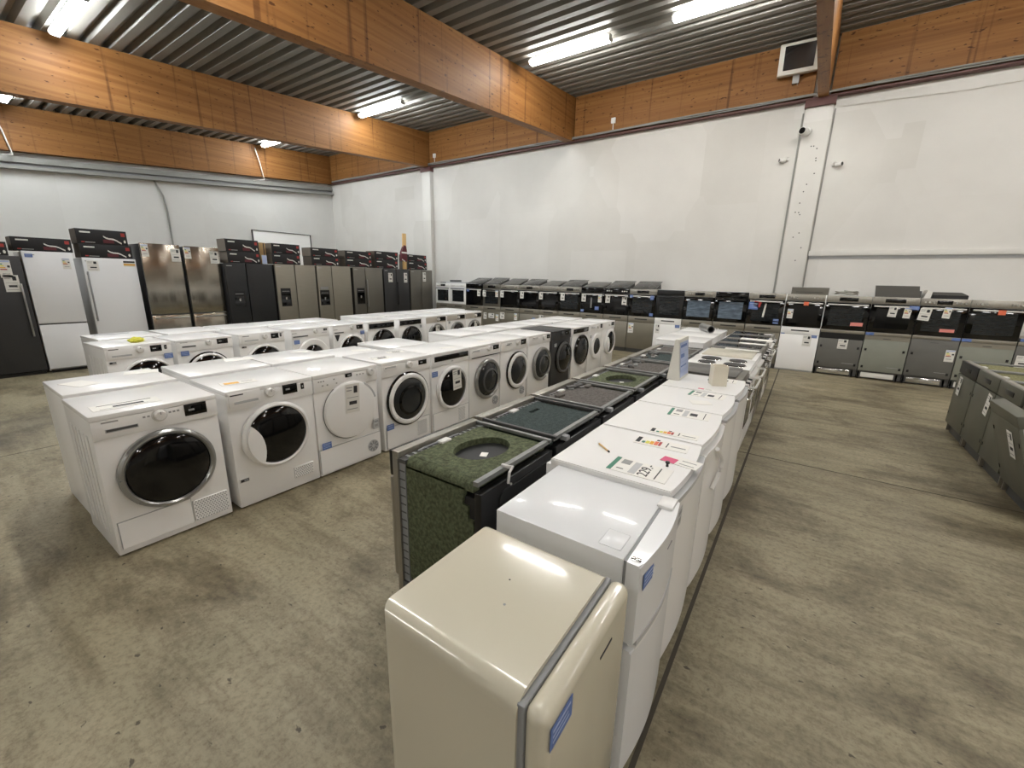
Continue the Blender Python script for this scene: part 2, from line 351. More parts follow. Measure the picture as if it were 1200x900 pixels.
# lamps: battens along x under the deck
def lamp(x, y, label, m='lampw', L=1.55):
    z = zt(y)-.005
    r = root('ceiling_lamp', label, 'lamp', (x, y, z), 0, 'batten lamps under the ceiling')
    b = MB(); b.box(-L/2, L/2, -.045, .045, -.05, 0, 'lgrey', .006); b.obj('housing', r)
    b = MB(); q = [(-.06, -.05), (.06, -.05), (.065, -.075), (.045, -.105), (-.045, -.105), (-.065, -.075)]
    b.prism(q, 'x', -L/2+.02, L/2-.02, m); b.obj('diffuser', r, smooth=False)
    for s in (-1, 1):
        b = MB(); b.prism([(u*1.08, v*1.04+.002) for u, v in q], 'x', s*(L/2-.02), s*(L/2+.005), 'lgrey'); b.obj('end_cap', r)
LY = (7.5, 2.12)
for x, y, l, m in ((-4.08, 7.5, 'long lit lamp right of the middle wooden beam, above the long white wall', 'lampw'), (-1.55, 7.5, 'long lit lamp at the top edge left of the square wooden post', 'lampw'),
                   (-9.07, 7.5, 'lit lamp in the middle bay close to the second wooden beam', 'lampc'), (-6.5, 7.5, 'lit lamp half hidden behind the lower edge of the middle wooden beam', 'lampc'),
                   (-8.95, 2.12, 'big bright lamp at the top left corner above the second wooden beam', 'lampc'), (-13.6, 2.12, 'lit lamp at the left picture edge with a cable hanging from it', 'lampc'),
                   (-13.9, 7.5, 'small lit lamp peeking out beneath the second beam, cable beside it', 'lampc')):
    lamp(x, y, l, m)
for k, (x, y, l) in enumerate(((-6.5, 2.12, 'lamp overhead in the middle bay, above the picture'), (-4.08, 2.12, 'lamp overhead just right of the middle beam, above the picture'), (-1.55, 2.12, 'lamp overhead above the rows of appliances'),
                (.9, 7.5, 'lamp right of the square post, above the picture'), (3.5, 7.5, 'lamp at the far right bay over the ovens'), (3.5, 2.12, 'lamp over the right hand dishwashers'), (5.9, 7.5, 'added lamp right of the far right beam over the ovens'), (8.4, 7.5, 'added lamp in the far right corner over the ovens'), (5.9, 2.12, 'added lamp in the far right bay outside the picture'), (8.4, 2.12, 'added lamp close to the right hand wall'), (3.5, -3.3, 'added lamp behind the camera to the right'), (8.4, -3.3, 'added lamp behind the camera close to the right wall'), (.9, -7.3, 'added lamp at the rear end of the hall'), (5.8, -7.3, 'added lamp at the rear right corner of the hall'),  # far right and rear lamps are unseen, added to brighten appliance fronts
                (-11.4, 7.5, 'lamp in the left bay hidden behind the second beam, far end'), (-11.4, 2.12, 'lamp in the left bay hidden behind the second beam, near end'), (-8.95, -3.3, 'lamp behind the camera in the second bay'), (-4.08, -3.3, 'added lamp behind the camera beside the middle beam'), (-13.6, -3.3, 'lamp behind the camera in the left bay'), (5.8, -3.3, 'lamp behind the camera in the right bay'))):  # unseen lamp beside the middle beam added to lift the near faces
    lamp(x, y, l, 'lampw' if x > -5 else 'lampc')
for y, l in ((2.05, 'white cable hanging from the lamp at the left picture edge'), (7.45, 'white cable looping down from the small lamp over the left wall')):
    b = MB(); b.tube([(-14.9, y-.1, zt(y)-.12), (-14.93, y+.02, zb(y)+.4), (-14.93, y+.1, zb(y)-.08), (-14.95, y-.25, zb(y)-.16)], .014, 6, 'wire')
    tag(b.obj('lamp_cable'), l, 'cable')
# small devices on beam, pillar and wall
def screen_box():
    r = root('wall_monitor', 'white framed black screen mounted on the beam left of the wooden post', 'monitor', (-.79, YB-.16, 5.44))
    r.rotation_euler = (R(12), R(-1), R(6))
    b = MB(); b.box(-.30, .30, -.24, .0, -.23, .23, 'oldwhite', .012); b.obj('case', r)
    b = MB(); b.box(-.225, .225, -.246, -.235, -.165, .185, 'gloss'); b.obj('screen', r)
    b = MB(); b.box(-.05, .05, -.1, .05, -.36, -.22, 'lgrey'); b.tube([(-.02, -.05, -.3), (-.06, -.02, -.5), (-.4, .0, -.62)], .008, 6, 'ink'); b.tube([(.03, -.05, -.3), (.05, -.02, -.55)], .008, 6, 'wire'); b.obj('bracket', r)
screen_box()
def camera_dev(x, z, y, s, label, ang):
    r = root('security_camera', label, 'camera', (x, y, z), ang, 'security cameras around the pillar')
    b = MB(); b.cyl((0, -.03, .03), .045*s, .03, 'y', 16, 'white2'); b.tube([(0, -.03, .03), (0, -.06, .02)], .018, 8, 'white2'); b.obj('mount', r)
    b = MB(); b.lathe([(0, 0), (.035*s, 0), (.042*s, -.02), (.042*s, -.11*s), (.036*s, -.12*s), (0, -.12*s)], (0, -.05, .01), 'y', 18, 'white2'); b.obj('housing', r)
    b = MB(); b.cyl((0, -.05-.122*s, .01), .034*s, .004, 'y', 18, 'gloss'); b.obj('lens', r)
camera_dev(-.47, 4.24, YB-.06, 1.5, 'white security camera near the top of the white pillar', -20)
camera_dev(-.71, 3.83, YB, .9, 'small white security camera on the wall left of the pillar', -60)
camera_dev(.0, 3.66, YB, .9, 'small white security camera on the wall right of the pillar', 55)
for x, l in ((-9.75, 'small white sensor box on the beam near the back pillar'), (-4.2, 'small white sensor box on the beam right of the middle roof beam')):
    r = root('sensor_box', l, 'sensor', (x, YB-.12, 5.05)); b = MB(); b.box(-.05, .05, -.04, 0, -.05, .06, 'white2', .008); b.obj('case', r)
    b = MB(); b.tube([(0, -.015, -.05), (0, -.015, -.17)], .01, 6, 'wire'); b.obj('lead', r)

# ------------------------------------------------------------------ washing machines and dryers
def ribs(b, side, d, m):
    for k in range(5): b.box(side-.004 if side < 0 else side, side if side < 0 else side+.004, .10+k*.085, .125+k*.085, .12, .72, m, .002, 1)
def washer(name, label, cat, loc, rz, group, h=.845, w=.588, d=.56, body='white', cx=0, cz=.47, r=.235, ring='white', glass='glass', rim=None, inner=.06, cut=False,
           knob=None, knobm='white2', disp=None, pan=None, panm=None, drawer=None, flap=None, vent=None, fan=None, stick=(), tagp=None, solid=False, ribbed=False, extras=(), rings=None, bulge=.035):
    t = root(name, label, cat, loc, rz, group)
    b = MB(); b.box(-w/2, w/2, .006, d, .012, h-.028, body, .008); b.box(-w/2+.03, w/2-.03, .04, d-.02, 0, .02, 'dgrey')
    if ribbed: ribs(b, -w/2, d, body)
    b.obj('body', t)
    b = MB(); b.box(-w/2-.001, w/2+.001, -.004, d+.005, h-.03, h, body, .006); b.obj('worktop', t)
    b = MB(); b.box(-w/2+.001, w/2-.001, -.004, .012, h-.135, h-.031, panm or body, .004); b.obj('control_panel', t)
    if pan:
        b = MB(); b.box(pan[0], pan[1], -.008, 0, h-pan[2]-pan[3], h-pan[2], 'gloss', .003); b.obj('display_band', t)
    if drawer:
        b = MB(); x0, x1, z0, z1 = drawer; b.box(x0, x1, -.009, 0, z0, z1, body, .003); b.box(x0+.03, x1-.02, -.011, -.005, z0+.018, z0+.034, 'lgrey')
        b.box(x0+.01, x0+.09, -.0095, -.008, z1-.02, z1-.012, 'ink'); b.obj('detergent_drawer', t)
    if knob:
        b = MB(); b.lathe([(0, -.028), (.024, -.028), (.029, -.022), (.031, -.004), (.038, -.003), (.038, 0)], (knob[0], -.004, knob[1]), 'y', 24, knobm); b.box(knob[0]-.002, knob[0]+.002, -.034, -.03, knob[1]+.008, knob[1]+.024, 'grey'); b.obj('knob', t)
    if disp:
        x0, x1, z0, z1 = disp; b = MB(); b.box(x0, x1, -.008, 0, z0, z1, 'gloss', .002); b.box(x0+.02, x0+.05, -.0085, -.007, (z0+z1)/2-.006, (z0+z1)/2+.006, 'inkl'); b.obj('display', t)
    # door
    if solid:
        b = MB(); b.lathe([(0, -.03), (r-.03, -.03), (r-.008, -.022), (r, 0)], (cx, -.002, cz), 'y', 48, body); b.lathe([(r+.004, 0), (r+.004, -.003), (r, -.003)], (cx, 0, cz), 'y', 48, 'dgrey'); dr = b.obj('door', t)
        b = MB(); b.prism([(cx+(r-.012)*math.cos(R(a)), cz+(r-.012)*math.sin(R(a))) for a in range(15, 60, 5)]+[(cx+(r+.004)*math.cos(R(a)), cz+(r+.004)*math.sin(R(a))) for a in range(55, 10, -5)], 'y', -.026, -.004, 'lgrey'); b.obj('door_handle', dr)
    else:
        b = MB(); pr = [(r, 0), (r, -.022), (r-.012, -.034), (r-inner+.01, -.036), (r-inner, -.026)]
        b.lathe(pr, (cx, -.002, cz), 'y', 48, ring); dr = b.obj('door', t)
        b = MB(); rg = r-inner; b.lathe([(rg, -.024), (rg*.93, -.034), (rg*.6, -.036-bulge*.6), (rg*.25, -.036-bulge), (0, -.036-bulge)], (cx, 0, cz), 'y', 48, glass); b.obj('door_glass', dr)
        if rim:
            b = MB(); b.lathe([(r+.014, 0), (r+.014, -.012), (r-.002, -.02), (r-.002, -.002)], (cx, -.002, cz), 'y', 48, rim); b.obj('door_rim', dr)
        if rings:
            b = MB()
            b.lathe([(rg*.72, -.034-bulge*.5), (rg*.72, -.042-bulge*.5), (rg*.62, -.046-bulge*.6), (rg*.62, -.035-bulge*.6)], (cx, 0, cz-.01), 'y', 40, rings); b.obj('glass_ring', dr)
        if cut:
            b = MB(); pts = [(cx+rg*1.04*math.cos(R(a)), cz+rg*1.04*math.sin(R(a))) for a in range(148, 233, 6)]
            pts += [(cx+rg*u, cz+rg*v) for u, v in ((-.60, -.80), (-.55, -.62), (-.52, -.42), (-.52, -.22), (-.55, -.02), (-.61, .16), (-.69, .31), (-.79, .45))]
            b.prism(pts, 'y', -.06, -.03, ring); b.obj('door_handle', dr)
        elif ring not in ('gloss', 'dgrey'):
            b = MB(); pts = [(cx-(r-.002)*math.cos(R(a)), cz+(r-.002)*math.sin(R(a))) for a in range(-40, 8, 6)]+[(cx-(r-.024)*math.cos(R(a)), cz+(r-.024)*math.sin(R(a))) for a in range(2, -46, -6)]
            b.prism(pts, 'y', -.045, -.03, ring); b.obj('door_handle', dr)
    if flap:
        b = MB(); x0, x1, z0, z1 = flap; b.box(x0, x1, -.0005, .008, z0, z1, body)
        for q in ((x0, x1, z1-.003, z1), (x0, x0+.003, z0, z1), (x1-.003, x1, z0, z1)): b.box(q[0], q[1], -.0012, .006, q[2], q[3], 'lgrey')
        b.obj('service_flap', t)
    if vent:
        x0, x1, z0, z1 = vent; b = MB(); b.box(x0, x1, -.002, .008, z0, z1, body, .003, 1); nx, nz_ = int((x1-x0)/.016), int((z1-z0)/.014)
        for i in range(nx):
            for j in range(nz_):
                px, pz = x0+.01+i*.0155+(.007 if j % 2 else 0), z0+.01+j*.0135
                if px < x1-.006: b.box(px-.004, px+.004, -.0026, -.001, pz-.0035, pz+.0035, 'grey')
        b.obj('vent_grille', t)
    if fan:
        b = MB(); b.cyl((fan[0], .006, fan[1]), .055, -.010, 'y', 28, 'lgrey')
        for k in range(8): a = k*PI/4; b.prism([(fan[0]+q*math.cos(a+e), fan[1]+q*math.sin(a+e)) for q, e in ((.018, -.3), (.048, -.22), (.048, .22), (.018, .3))], 'y', -.0055, -.003, 'grey')
        b.obj('fan_grille', t)
    for s in stick: card(t, 'sticker', s[0], s[1], s[2], s[3], -.0065, 0, s[4])
    if tagp: card(t, 'price_tag', tagp[0], tagp[1], tagp[2], tagp[3], tagp[5] if len(tagp) > 5 else -.076, tagp[4], 'price')
    for e in extras: e(t)
    return t
def X_badge(x, z):                     # small black badge near the bottom
    def f(t):
        b = MB(); b.box(x-.03, x+.03, -.001, .008, z-.014, z+.014, 'white2'); b.box(x-.026, x+.026, -.0018, 0, z-.01, z+.01, 'ink'); b.box(x-.004, x+.022, -.0022, 0, z-.005, z+.005, 'inkl'); b.obj('badge', t)
    return f
def X_tri(x, z):
    def f(t): b = MB(); b.prism([(x-.04, z+.045), (x+.05, z+.045), (x+.01, z-.05), (x-.005, z-.05)], 'y', -.0015, .004, 'ink'); b.obj('warning_sticker', t)
    return f
def X_line(x0, x1, z):
    def f(t): b = MB(); b.box(x0, x1, -.0085, .0, z-.004, z+.004, 'ink'); b.obj('handle_slot', t)
    return f
def X_slot(x0, x1, z, hgt=.022):
    def f(t): b = MB(); b.box(x0, x1, -.006, .0, z-hgt/2, z+hgt/2, 'lgrey', .002); b.box(x0+.004, x1-.004, -.0068, 0, z-hgt/4, z+hgt/2-.003, 'dgrey'); b.box(x0-.01, x0+.06, -.005, 0, z+.045, z+.053, 'inkl'); b.obj('drawer_slot', t)
    return f
def X_btn(xs, z):
    def f(t):
        for x in xs: b = MB(); b.box(x-.012, x+.012, -.008, 0, z-.022, z+.022, 'gloss', .003); b.box(x-.005, x+.005, -.0085, 0, z-.008, z+.008, 'inkl'); b.obj('button', t)
    return f
def X_icons(xs, z):
    def f(t):
        b = MB()
        for x in xs: b.box(x-.006, x+.006, -.0055, 0, z-.005, z+.005, 'inkl')
        b.obj('printed_symbols', t)
    return f
gA = 'front machines of the nearest double row'
FX = lambda y: -2.985
def nA(y, *a, **k): return washer(a[0], a[1], 'tumble dryer' if 'dryer' in a[0] else 'washing machine', (FX(y)-.005, y, 0), 90, gA, **k)
BS = lambda x, z: (x, z, .08, .055, 'blue')
nA(.76, 'tumble_dryer', 'nearest dryer at the left end, with big black oval door in grey ring', cx=0, cz=.46, r=.238, ring='silver', inner=.032, knob=(0, .785), disp=(.12, .235, .745, .815),
   flap=(-.275, .075, .05, .215), vent=(.08, .275, .05, .19), ribbed=True, extras=(X_slot(-.24, -.10, .752), X_icons((-.07, -.05, .05, .07, .09), .79)), bulge=.012)
nA(1.40, 'tumble_dryer', 'white dryer second from left end, with black glass and white handle cutout', cx=-.005, cz=.48, r=.236, ring='white', inner=.03, cut=True, knob=(-.02, .79), disp=(.07, .175, .752, .82),
   drawer=(-.28, -.08, .735, .83), vent=(.09, .245, .085, .175), extras=(X_badge(-.25, .21), X_btn((.215,), .787)), bulge=.02)
nA(1.995, 'tumble_dryer', 'dryer with a solid round white door and paper tag on it', cx=.01, cz=.51, r=.243, solid=True, knob=(.22, .795), disp=(-.02, .04, .785, .815), fan=(.21, .12),
   flap=(-.29, .29, .03, .235), stick=(BS(-.23, .29), (.25, .36, .06, .085, 'grey')), tagp=(.02, .73, .13, .24, 3, -.034), extras=(X_icons((-.25, -.23, -.21, -.12, .09, .12, .15), .79), X_icons((-.22, -.18, -.1), .755)))
nA(2.63, 'tumble_dryer', 'dryer with dark grey glass in thick white ring, blue sticker low left', cx=0, cz=.465, r=.245, ring='white', rim='gloss', glass='sglass', inner=.045, knob=(.02, .79), disp=(.14, .245, .765, .81),
   drawer=(-.27, -.12, .77, .81), vent=(.1, .24, .05, .215), flap=(-.27, .27, .03, .235), stick=(BS(-.23, .265),), rings='gloss', bulge=.01)
nA(3.235, 'tumble_dryer', 'white dryer with wide black display strip and paper tag over its door', w=.575, cx=.005, cz=.45, r=.235, ring='white', inner=.035, pan=(-.25, .27, .035, .055), vent=(.1, .22, .04, .2), flap=(-.28, .28, .03, .215),
   stick=(BS(-.25, .66),), tagp=(.0, .66, .13, .22, -3), extras=(X_icons((0, .02), .735),))
nA(3.82, 'tumble_dryer', 'white dryer with broad silver door ring and thin black line beneath panel', w=.575, cx=.03, cz=.43, r=.24, ring='silver', glass='sglass', inner=.04, knob=(.06, .79), disp=(.14, .25, .765, .815), drawer=(-.25, -.1, .76, .80),
   fan=(.2, .13), extras=(X_line(-.25, .27, .71),), rings='dgrey')
nA(4.42, 'tumble_dryer', 'white dryer with black outer rim and white inner ring on door', cx=.07, cz=.43, r=.235, ring='white', rim='gloss', glass='sglass', inner=.05, knob=(.06, .79), disp=(.14, .26, .755, .82), drawer=(-.2, -.06, .77, .8), fan=(.2, .13))
nA(5.05, 'washing_machine', 'white washer with grey door ring directly before the dark one', cx=.05, cz=.42, r=.24, ring='silver', glass='sglass', inner=.04, knob=(.1, .79), disp=(.18, .27, .765, .82), drawer=(-.2, -.05, .775, .82), rings='dgrey')
nA(5.70, 'washing_machine', 'single anthracite washer with black door among the white ones', body='anth', cx=.07, cz=.42, r=.24, ring='dgrey', glass='gloss', rim='gloss', inner=.04, knob=(.0, .79), knobm='dgrey', disp=(.1, .26, .765, .82), stick=((-.2, .66, .07, .05, 'grey'),))
nA(6.36, 'washing_machine', 'white washer with black panel strip and wide black door ring', cx=.03, cz=.46, r=.25, ring='gloss', glass='sglass', inner=.055, pan=(-.28, .28, .03, .07))
nA(6.985, 'washing_machine', 'small door white washer, second from far end of the nearest row', w=.575, cx=0, cz=.45, r=.225, ring='white', glass='sglass', inner=.08, knob=(.05, .79), disp=(.17, .25, .755, .825), drawer=(-.25, -.06, .76, .81), stick=((-.23, .66, .06, .05, 'grey'),))
nA(7.57, 'washing_machine', 'last white washer at the far end, black half door with white handle', w=.575, cx=.05, cz=.46, r=.24, ring='white', inner=.045, cut=True, knob=(.0, .79), disp=(.1, .24, .76, .82))
# the machines standing back to back with them: mostly their lids and rears show
def back_machine(kind, label, loc, rz, group, h=.845, style=0):
    kw = (dict(ring='white', knob=(.05, .79), disp=(.12, .24, .76, .82), drawer=(-.27, -.1, .75, .82)), dict(ring='silver', pan=(-.26, .26, .04, .06)))[style % 2]
    t = washer(kind, label, 'washing machine' if kind == 'washing_machine' else 'tumble dryer', loc, rz, group, h=h, w=.58, **kw)
    b = MB(); b.box(-.26, .26, .555, .575, .12, h-.1, 'lgrey', .004); b.box(-.05, .05, .57, .585, h-.08, h-.05, 'dgrey'); b.obj('rear_panel', t); return t
ords = ('first', 'second', 'third', 'fourth', 'fifth', 'sixth', 'seventh', 'eighth', 'ninth', 'tenth', 'eleventh')
gB = 'machines behind the nearest row, lids showing'
for i, (y, h) in enumerate(((.775, .845), (1.43, .845), (2.03, .845), (2.655, .80), (3.27, .83), (4.40, .85), (5.02, .85), (5.64, .85), (6.26, .85), (6.88, .85), (7.5, .85))):
    extra = {0: ', white side bare', 3: ', lower than its neighbours', 4: ', before the gap', 5: ', after the gap'}.get(i, '')
    back_machine('washing_machine', f'white machine lid behind the nearest row, {ords[i]} from left{extra}', (-4.215, y, 0), -90, gB, h, i)
gC = 'front machines of the second double row'
CX = lambda y: -5.66-.065*(y-1.1)
def nC(y, *a, **k): return washer(a[0], a[1], 'washing machine', (CX(y), y, 0), 93.5, gC, **k)
nC(1.385, 'washing_machine', 'white washer at the left end of the second row, yellow bag on top', cx=.04, cz=.44, r=.25, ring='white', inner=.025, knob=(.0, .79), disp=(.09, .19, .755, .82), drawer=(-.26, -.05, .72, .83), stick=(BS(.24, .72),), ribbed=True, extras=(X_btn((.225,), .79), X_badge(-.23, .68)), w=.56)
nC(2.0, 'washing_machine', 'second row washer with thin black door rim, blue sticker at left', cx=.0, cz=.44, r=.23, ring='white', rim='gloss', inner=.03, knob=(.03, .79), disp=(.12, .24, .76, .82), stick=(BS(-.22, .72),), extras=(X_slot(-.24, -.1, .765),))
nC(2.66, 'washing_machine', 'third washer of the second row, black door glass, no blue sticker', cx=.0, cz=.44, r=.25, ring='white', inner=.025, knob=(.03, .79), disp=(.11, .21, .755, .82), drawer=(-.26, -.04, .73, .83), extras=(X_btn((.24,), .79), X_badge(-.24, .68)))
nC(3.35, 'washing_machine', 'second row washer with thick white ring round a small dark porthole', cx=.0, cz=.44, r=.25, ring='white', inner=.09, knob=(.07, .79), disp=(.2, .26, .785, .815), stick=(BS(-.23, .69),), extras=(X_slot(-.28, -.05, .735), X_icons((.18, .21, .24), .76)))
nC(4.0, 'washing_machine', 'second row washer with black triangular warning sticker beside the door', cx=.03, cz=.43, r=.25, ring='white', inner=.03, knob=(.05, .79), disp=(.14, .26, .755, .82), stick=((.25, .72, .08, .055, 'blue'),), extras=(X_tri(-.22, .65), X_slot(-.27, -.1, .725)))
nC(4.66, 'washing_machine', 'left one of two second row washers with black panel strips', cx=.03, cz=.45, r=.25, ring='gloss', inner=.03, pan=(-.27, .28, .035, .085))
nC(5.36, 'washing_machine', 'right one of two second row washers with black panel strips', cx=.0, cz=.45, r=.25, ring='gloss', inner=.03, pan=(-.28, .26, .035, .085), stick=((.25, .70, .06, .05, 'grey'),))
nC(6.06, 'washing_machine', 'beige panelled washer with silver ring, paper tag hanging on its door', cx=.0, cz=.44, r=.25, ring='silver', inner=.05, panm='warmw', pan=(.03, .28, .035, .08), knob=(.06, .77), tagp=(-.05, .66, .11, .2, 0))
nC(6.70, 'washing_machine', 'beige panelled washer second from the far end of the second row', cx=.02, cz=.44, r=.24, ring='silver', inner=.05, panm='warmw', pan=(.03, .28, .035, .08), knob=(.06, .77), stick=((-.24, .70, .06, .05, 'grey'),))
nC(7.32, 'washing_machine', 'last beige panelled washer at the far end, with tag on its door', cx=.0, cz=.44, r=.24, ring='silver', inner=.05, panm='warmw', pan=(.03, .28, .035, .08), knob=(.06, .77), tagp=(-.03, .66, .11, .2, 0))
gD = 'machines behind the second row, lids showing'
for i, y in enumerate((1.46, 2.1, 2.72, 3.33, 3.92, 4.98, 5.6, 6.22, 6.84, 7.46)):
    extra = {0: ', slotted', 4: ', before the gap', 5: ', after the gap'}.get(i, '')
    t = back_machine('washing_machine', f'white machine lid behind the second row, {ords[i]} from left{extra}', (CX(y)-1.2, y, 0), -86.5, gD, .85, i+1)
    if i == 0: b = MB(); b.box(-.12, .2, .10, .125, .8495, .851, 'ink'); b.obj('lid_slot', t)
# papers and bits on the lids
for a in (('white leaflet with bent corner on the lid at the far left end', -3.95, .62, .846, .2, .13, 20, 'plain'), ('white leaflet on the right half of the first rear lid', -4.08, .98, .846, .2, .14, 75, 'plain'),
          ('price sheet at the front left corner of the nearest dryer', -3.14, .66, .846, .3, .13, 88, 'text'), ('amber marked label at the front of the second nearest dryer', -3.20, 1.28, .846, .22, .1, 80, 'amber'),
          ('white leaflet on the second rear lid behind the nearest row', -4.08, 1.66, .846, .22, .14, 80, 'plain'), ('white leaflet on the third rear lid behind the nearest row', -4.05, 2.2, .846, .16, .1, 70, 'plain'),
          ('white leaflet on the low rear lid behind the nearest row', -3.9, 2.8, .801, .2, .12, 60, 'plain'), ('printed sheet on the dryer with the thick white door ring', -3.2, 2.5, .846, .2, .13, 85, 'text'),
          ('curling sheet on the right half of the thick ringed dryer', -3.35, 2.8, .846, .18, .1, 70, 'text'), ('thin sheet on the dryer with the black display strip', -3.15, 3.35, .846, .18, .1, 75, 'plain'),
          ('thin sheet on the dryer with the silver door ring', -3.15, 4.0, .846, .18, .1, 75, 'plain'), ('white leaflet on the second washer of the second row', -5.95, 2.15, .846, .16, .1, 80, 'plain'), ('white leaflet on the third washer of the second row', -6.05, 2.7, .846, .14, .1, 75, 'plain')):
    sheet(*a)
t = root('plastic_bag', 'crumpled yellow plastic bag on the lid of the second row end washer', 'bag', (-5.86, 1.42, .845))
b = MB(); bmesh.ops.create_icosphere(b.bm, subdivisions=3, radius=1)
for v in b.bm.verts:
    k = 1+.45*noise.noise(v.co*2.2); v.co = Vector((v.co.x*.05*k, v.co.y*.065*k, max(0, .025+v.co.z*.03*k)))
b._fin('yellow'); b.obj('bag_body', t)

# ------------------------------------------------------------------ middle block, right side: fridges, freezers, cookers (fronts face +x)
def arc_top(w, d, bul, n=12):      # plan of a top with a bulging front edge
    return [(-w/2, d), (-w/2, 0)]+[(-w/2+w*k/n, -bul*math.sin(PI*k/n)) for k in range(1, n)]+[(w/2, 0), (w/2, d)]
t = root('retro_fridge', 'small cream rounded retro fridge in the foreground', 'fridge', (-.335, .752, 0), 90)
b = MB(); b.box(-.225, .225, 0, .405, .04, .82, 'cream'); 
es = [e for e in b.bm.edges if all(abs(v.co.z-.82) < 1e-4 for v in e.verts) and abs(e.verts[0].co.x-e.verts[1].co.x) < 1e-4]
es += [e for e in b.bm.edges if abs(e.verts[0].co.z-e.verts[1].co.z) > .1 and e.verts[0].co.y > .3]
bmesh.ops.bevel(b.bm, geom=es, offset=.04, segments=6, affect='EDGES', profile=.5); b._fin('cream'); b.obj('cabinet', t)
b = MB(); b.box(-.219, .219, -.014, .004, .06, .808, 'grey', .004); b.obj('door_seal', t)
b = MB(); b.box(-.225, .225, -.066, -.012, .05, .815, 'cream', .026, 7); dr = b.obj('door', t)
card(dr, 'sticker', -.165, .785, .09, .055, -.0672, 0, 'blue')
b = MB(); b.box(.03, .10, -.0676, -.065, .735, .741, 'ink'); b.obj('nameplate', dr)
b = MB(); b.box(-.19, .19, -.02, .38, 0, .05, 'dgrey'); b.obj('base', t)
b = MB(); b.lathe([(0, .0015), (.004, .001), (.003, 0)], (-.04, .16, .82), 'z', 6, 'grey'); b.lathe([(0, .001), (.003, 0)], (.04, .2, .82), 'z', 6, 'ink'); b.obj('chip_mark', t)

t = root('fridge_freezer', 'small white two-door fridge freezer behind the cream retro fridge', 'fridge', (-.315, 1.258, 0), 90)
b = MB(); b.box(-.221, .221, .0, .447, .03, .83, 'cool', .004); b.obj('cabinet', t)
b = MB(); b.box(-.215, .215, -.012, .004, .05, .825, 'grey'); b.obj('door_seal', t)
def bowdoor(par, w, z0, z1, y, bul, m, name='door', th=.04, top=None):
    n = 14; P_ = [(-w/2, y), (-w/2, y-th)]+[(-w/2+w*k/n, y-th-bul*math.sin(PI*k/n)) for k in range(1, n)]+[(w/2, y-th), (w/2, y)]
    b = MB(); b.prism(P_, 'z', z0, z1, m)
    es = [e for e in b.bm.edges if abs(e.verts[0].co.z-e.verts[1].co.z) < 1e-5 and min(v.co.y for v in e.verts) <= y-th+.002 and max(v.co.y for v in e.verts) < y-.001]
    bmesh.ops.bevel(b.bm, geom=es, offset=.006, segments=2, affect='EDGES'); b._fin(m); return b.obj(name, par)
d1 = bowdoor(t, .442, .56, .827, -.01, .02, 'cool', 'upper_door'); card(d1, 'sticker', -.155, .79, .09, .05, -.0592, 0, 'blue').rotation_euler = (0, 0, -.07)
b = MB(); b.box(.0, .05, -.0715, -.068, .765, .771, 'grey'); b.obj('nameplate', d1)
b = MB(); b.prism([(-.20+.02*k, -.053-.02*math.sin(PI*(k+1)/22)) for k in range(21)]+[(.2-.02*k, -.03) for k in range(21)], 'z', .545, .565, 'lgrey'); b.obj('door_handle', d1)
d2 = bowdoor(t, .442, .05, .535, -.01, .02, 'cool', 'lower_door')
b = MB(); b.prism([(-.20+.02*k, -.052-.02*math.sin(PI*(k+1)/22)) for k in range(21)]+[(.2-.02*k, -.03) for k in range(21)], 'z', .53, .548, 'white'); b.obj('door_handle', d2)
b = MB(); b.box(-.19, -.10, .02, .09, .828, .833, 'cool', .004); b.obj('hinge_plate', t); b = MB(); b.box(-.205, -.185, -.045, -.015, .82, .8305, 'chrome', .003); b.obj('hinge_pin', t); b = MB(); b.box(.13, .215, -.045, .01, .82, .838, 'white', .006); b.obj('hinge_cover', t)
b = MB(); b.box(-.21, .21, -.01, .46, 0, .035, 'dgrey'); b.obj('base', t)

def table_freezer(label, y, w, handle='side', stick=None, front='warm'):
    t = root('table_top_freezer', label, 'freezer', (-.335, y, 0), 90, 'white table-top freezers in the middle block')
    b = MB(); b.box(-w/2+.006, w/2-.006, 0, .49, .03, .82, 'white', .003); b.obj('cabinet', t)
    b = MB(); pts = arc_top(w-.004, .50, .018); pts = [(x, y_-.034) for x, y_ in pts]; b.prism(pts, 'z', .82, .85, 'white')
    bmesh.ops.bevel(b.bm, geom=[e for e in b.bm.edges if all(v.co.z > .849 for v in e.verts)], offset=.004, segments=2, affect='EDGES'); b._fin('white'); b.obj('worktop', t)
    d = bowdoor(t, w-.01, .07, .80, -.005, .018, 'white', 'door', .05)
    if handle == 'side': b = MB(); b.prism([(-w/2+.02+.028*k, -.057-.018*math.sin(PI*(.02+.028*k)/w)) for k in range(18)]+[(w/2-.03-.028*k, -.02) for k in range(18)], 'z', .80, .818, 'lgrey'); b.obj('grip_strip', d)
    elif handle == 'bow': b = MB(); b.tube([(.0+.10*math.sin(PI*k/10)-.12, -.08-.02*math.sin(PI*k/10), .79-.022*k) for k in range(11)], .011, 8, 'white'); b.obj('door_handle', d)
    if stick: card(d, 'sticker', -w/2+.06, .77, .06, .08, -.063, 0, 'grey')
    b = MB(); b.box(-w/2+.02, w/2-.02, .0, .46, 0, .05, 'dgrey'); b.obj('base', t); return t
table_freezer('white table-top freezer with a pencil and 229 price sheet on it', 1.755, .55, 'side', True)
table_freezer('white table-top freezer with bow handle, between the pencil and pot freezers', 2.318, .56, 'bow')
table_freezer('white table-top freezer just in front of the one carrying the pot', 2.862, .51, 'side')
table_freezer('white table-top freezer carrying the square beige pot and card stand', 3.405, .55, 'side')
gS = 'price sheets on the table-top freezers'
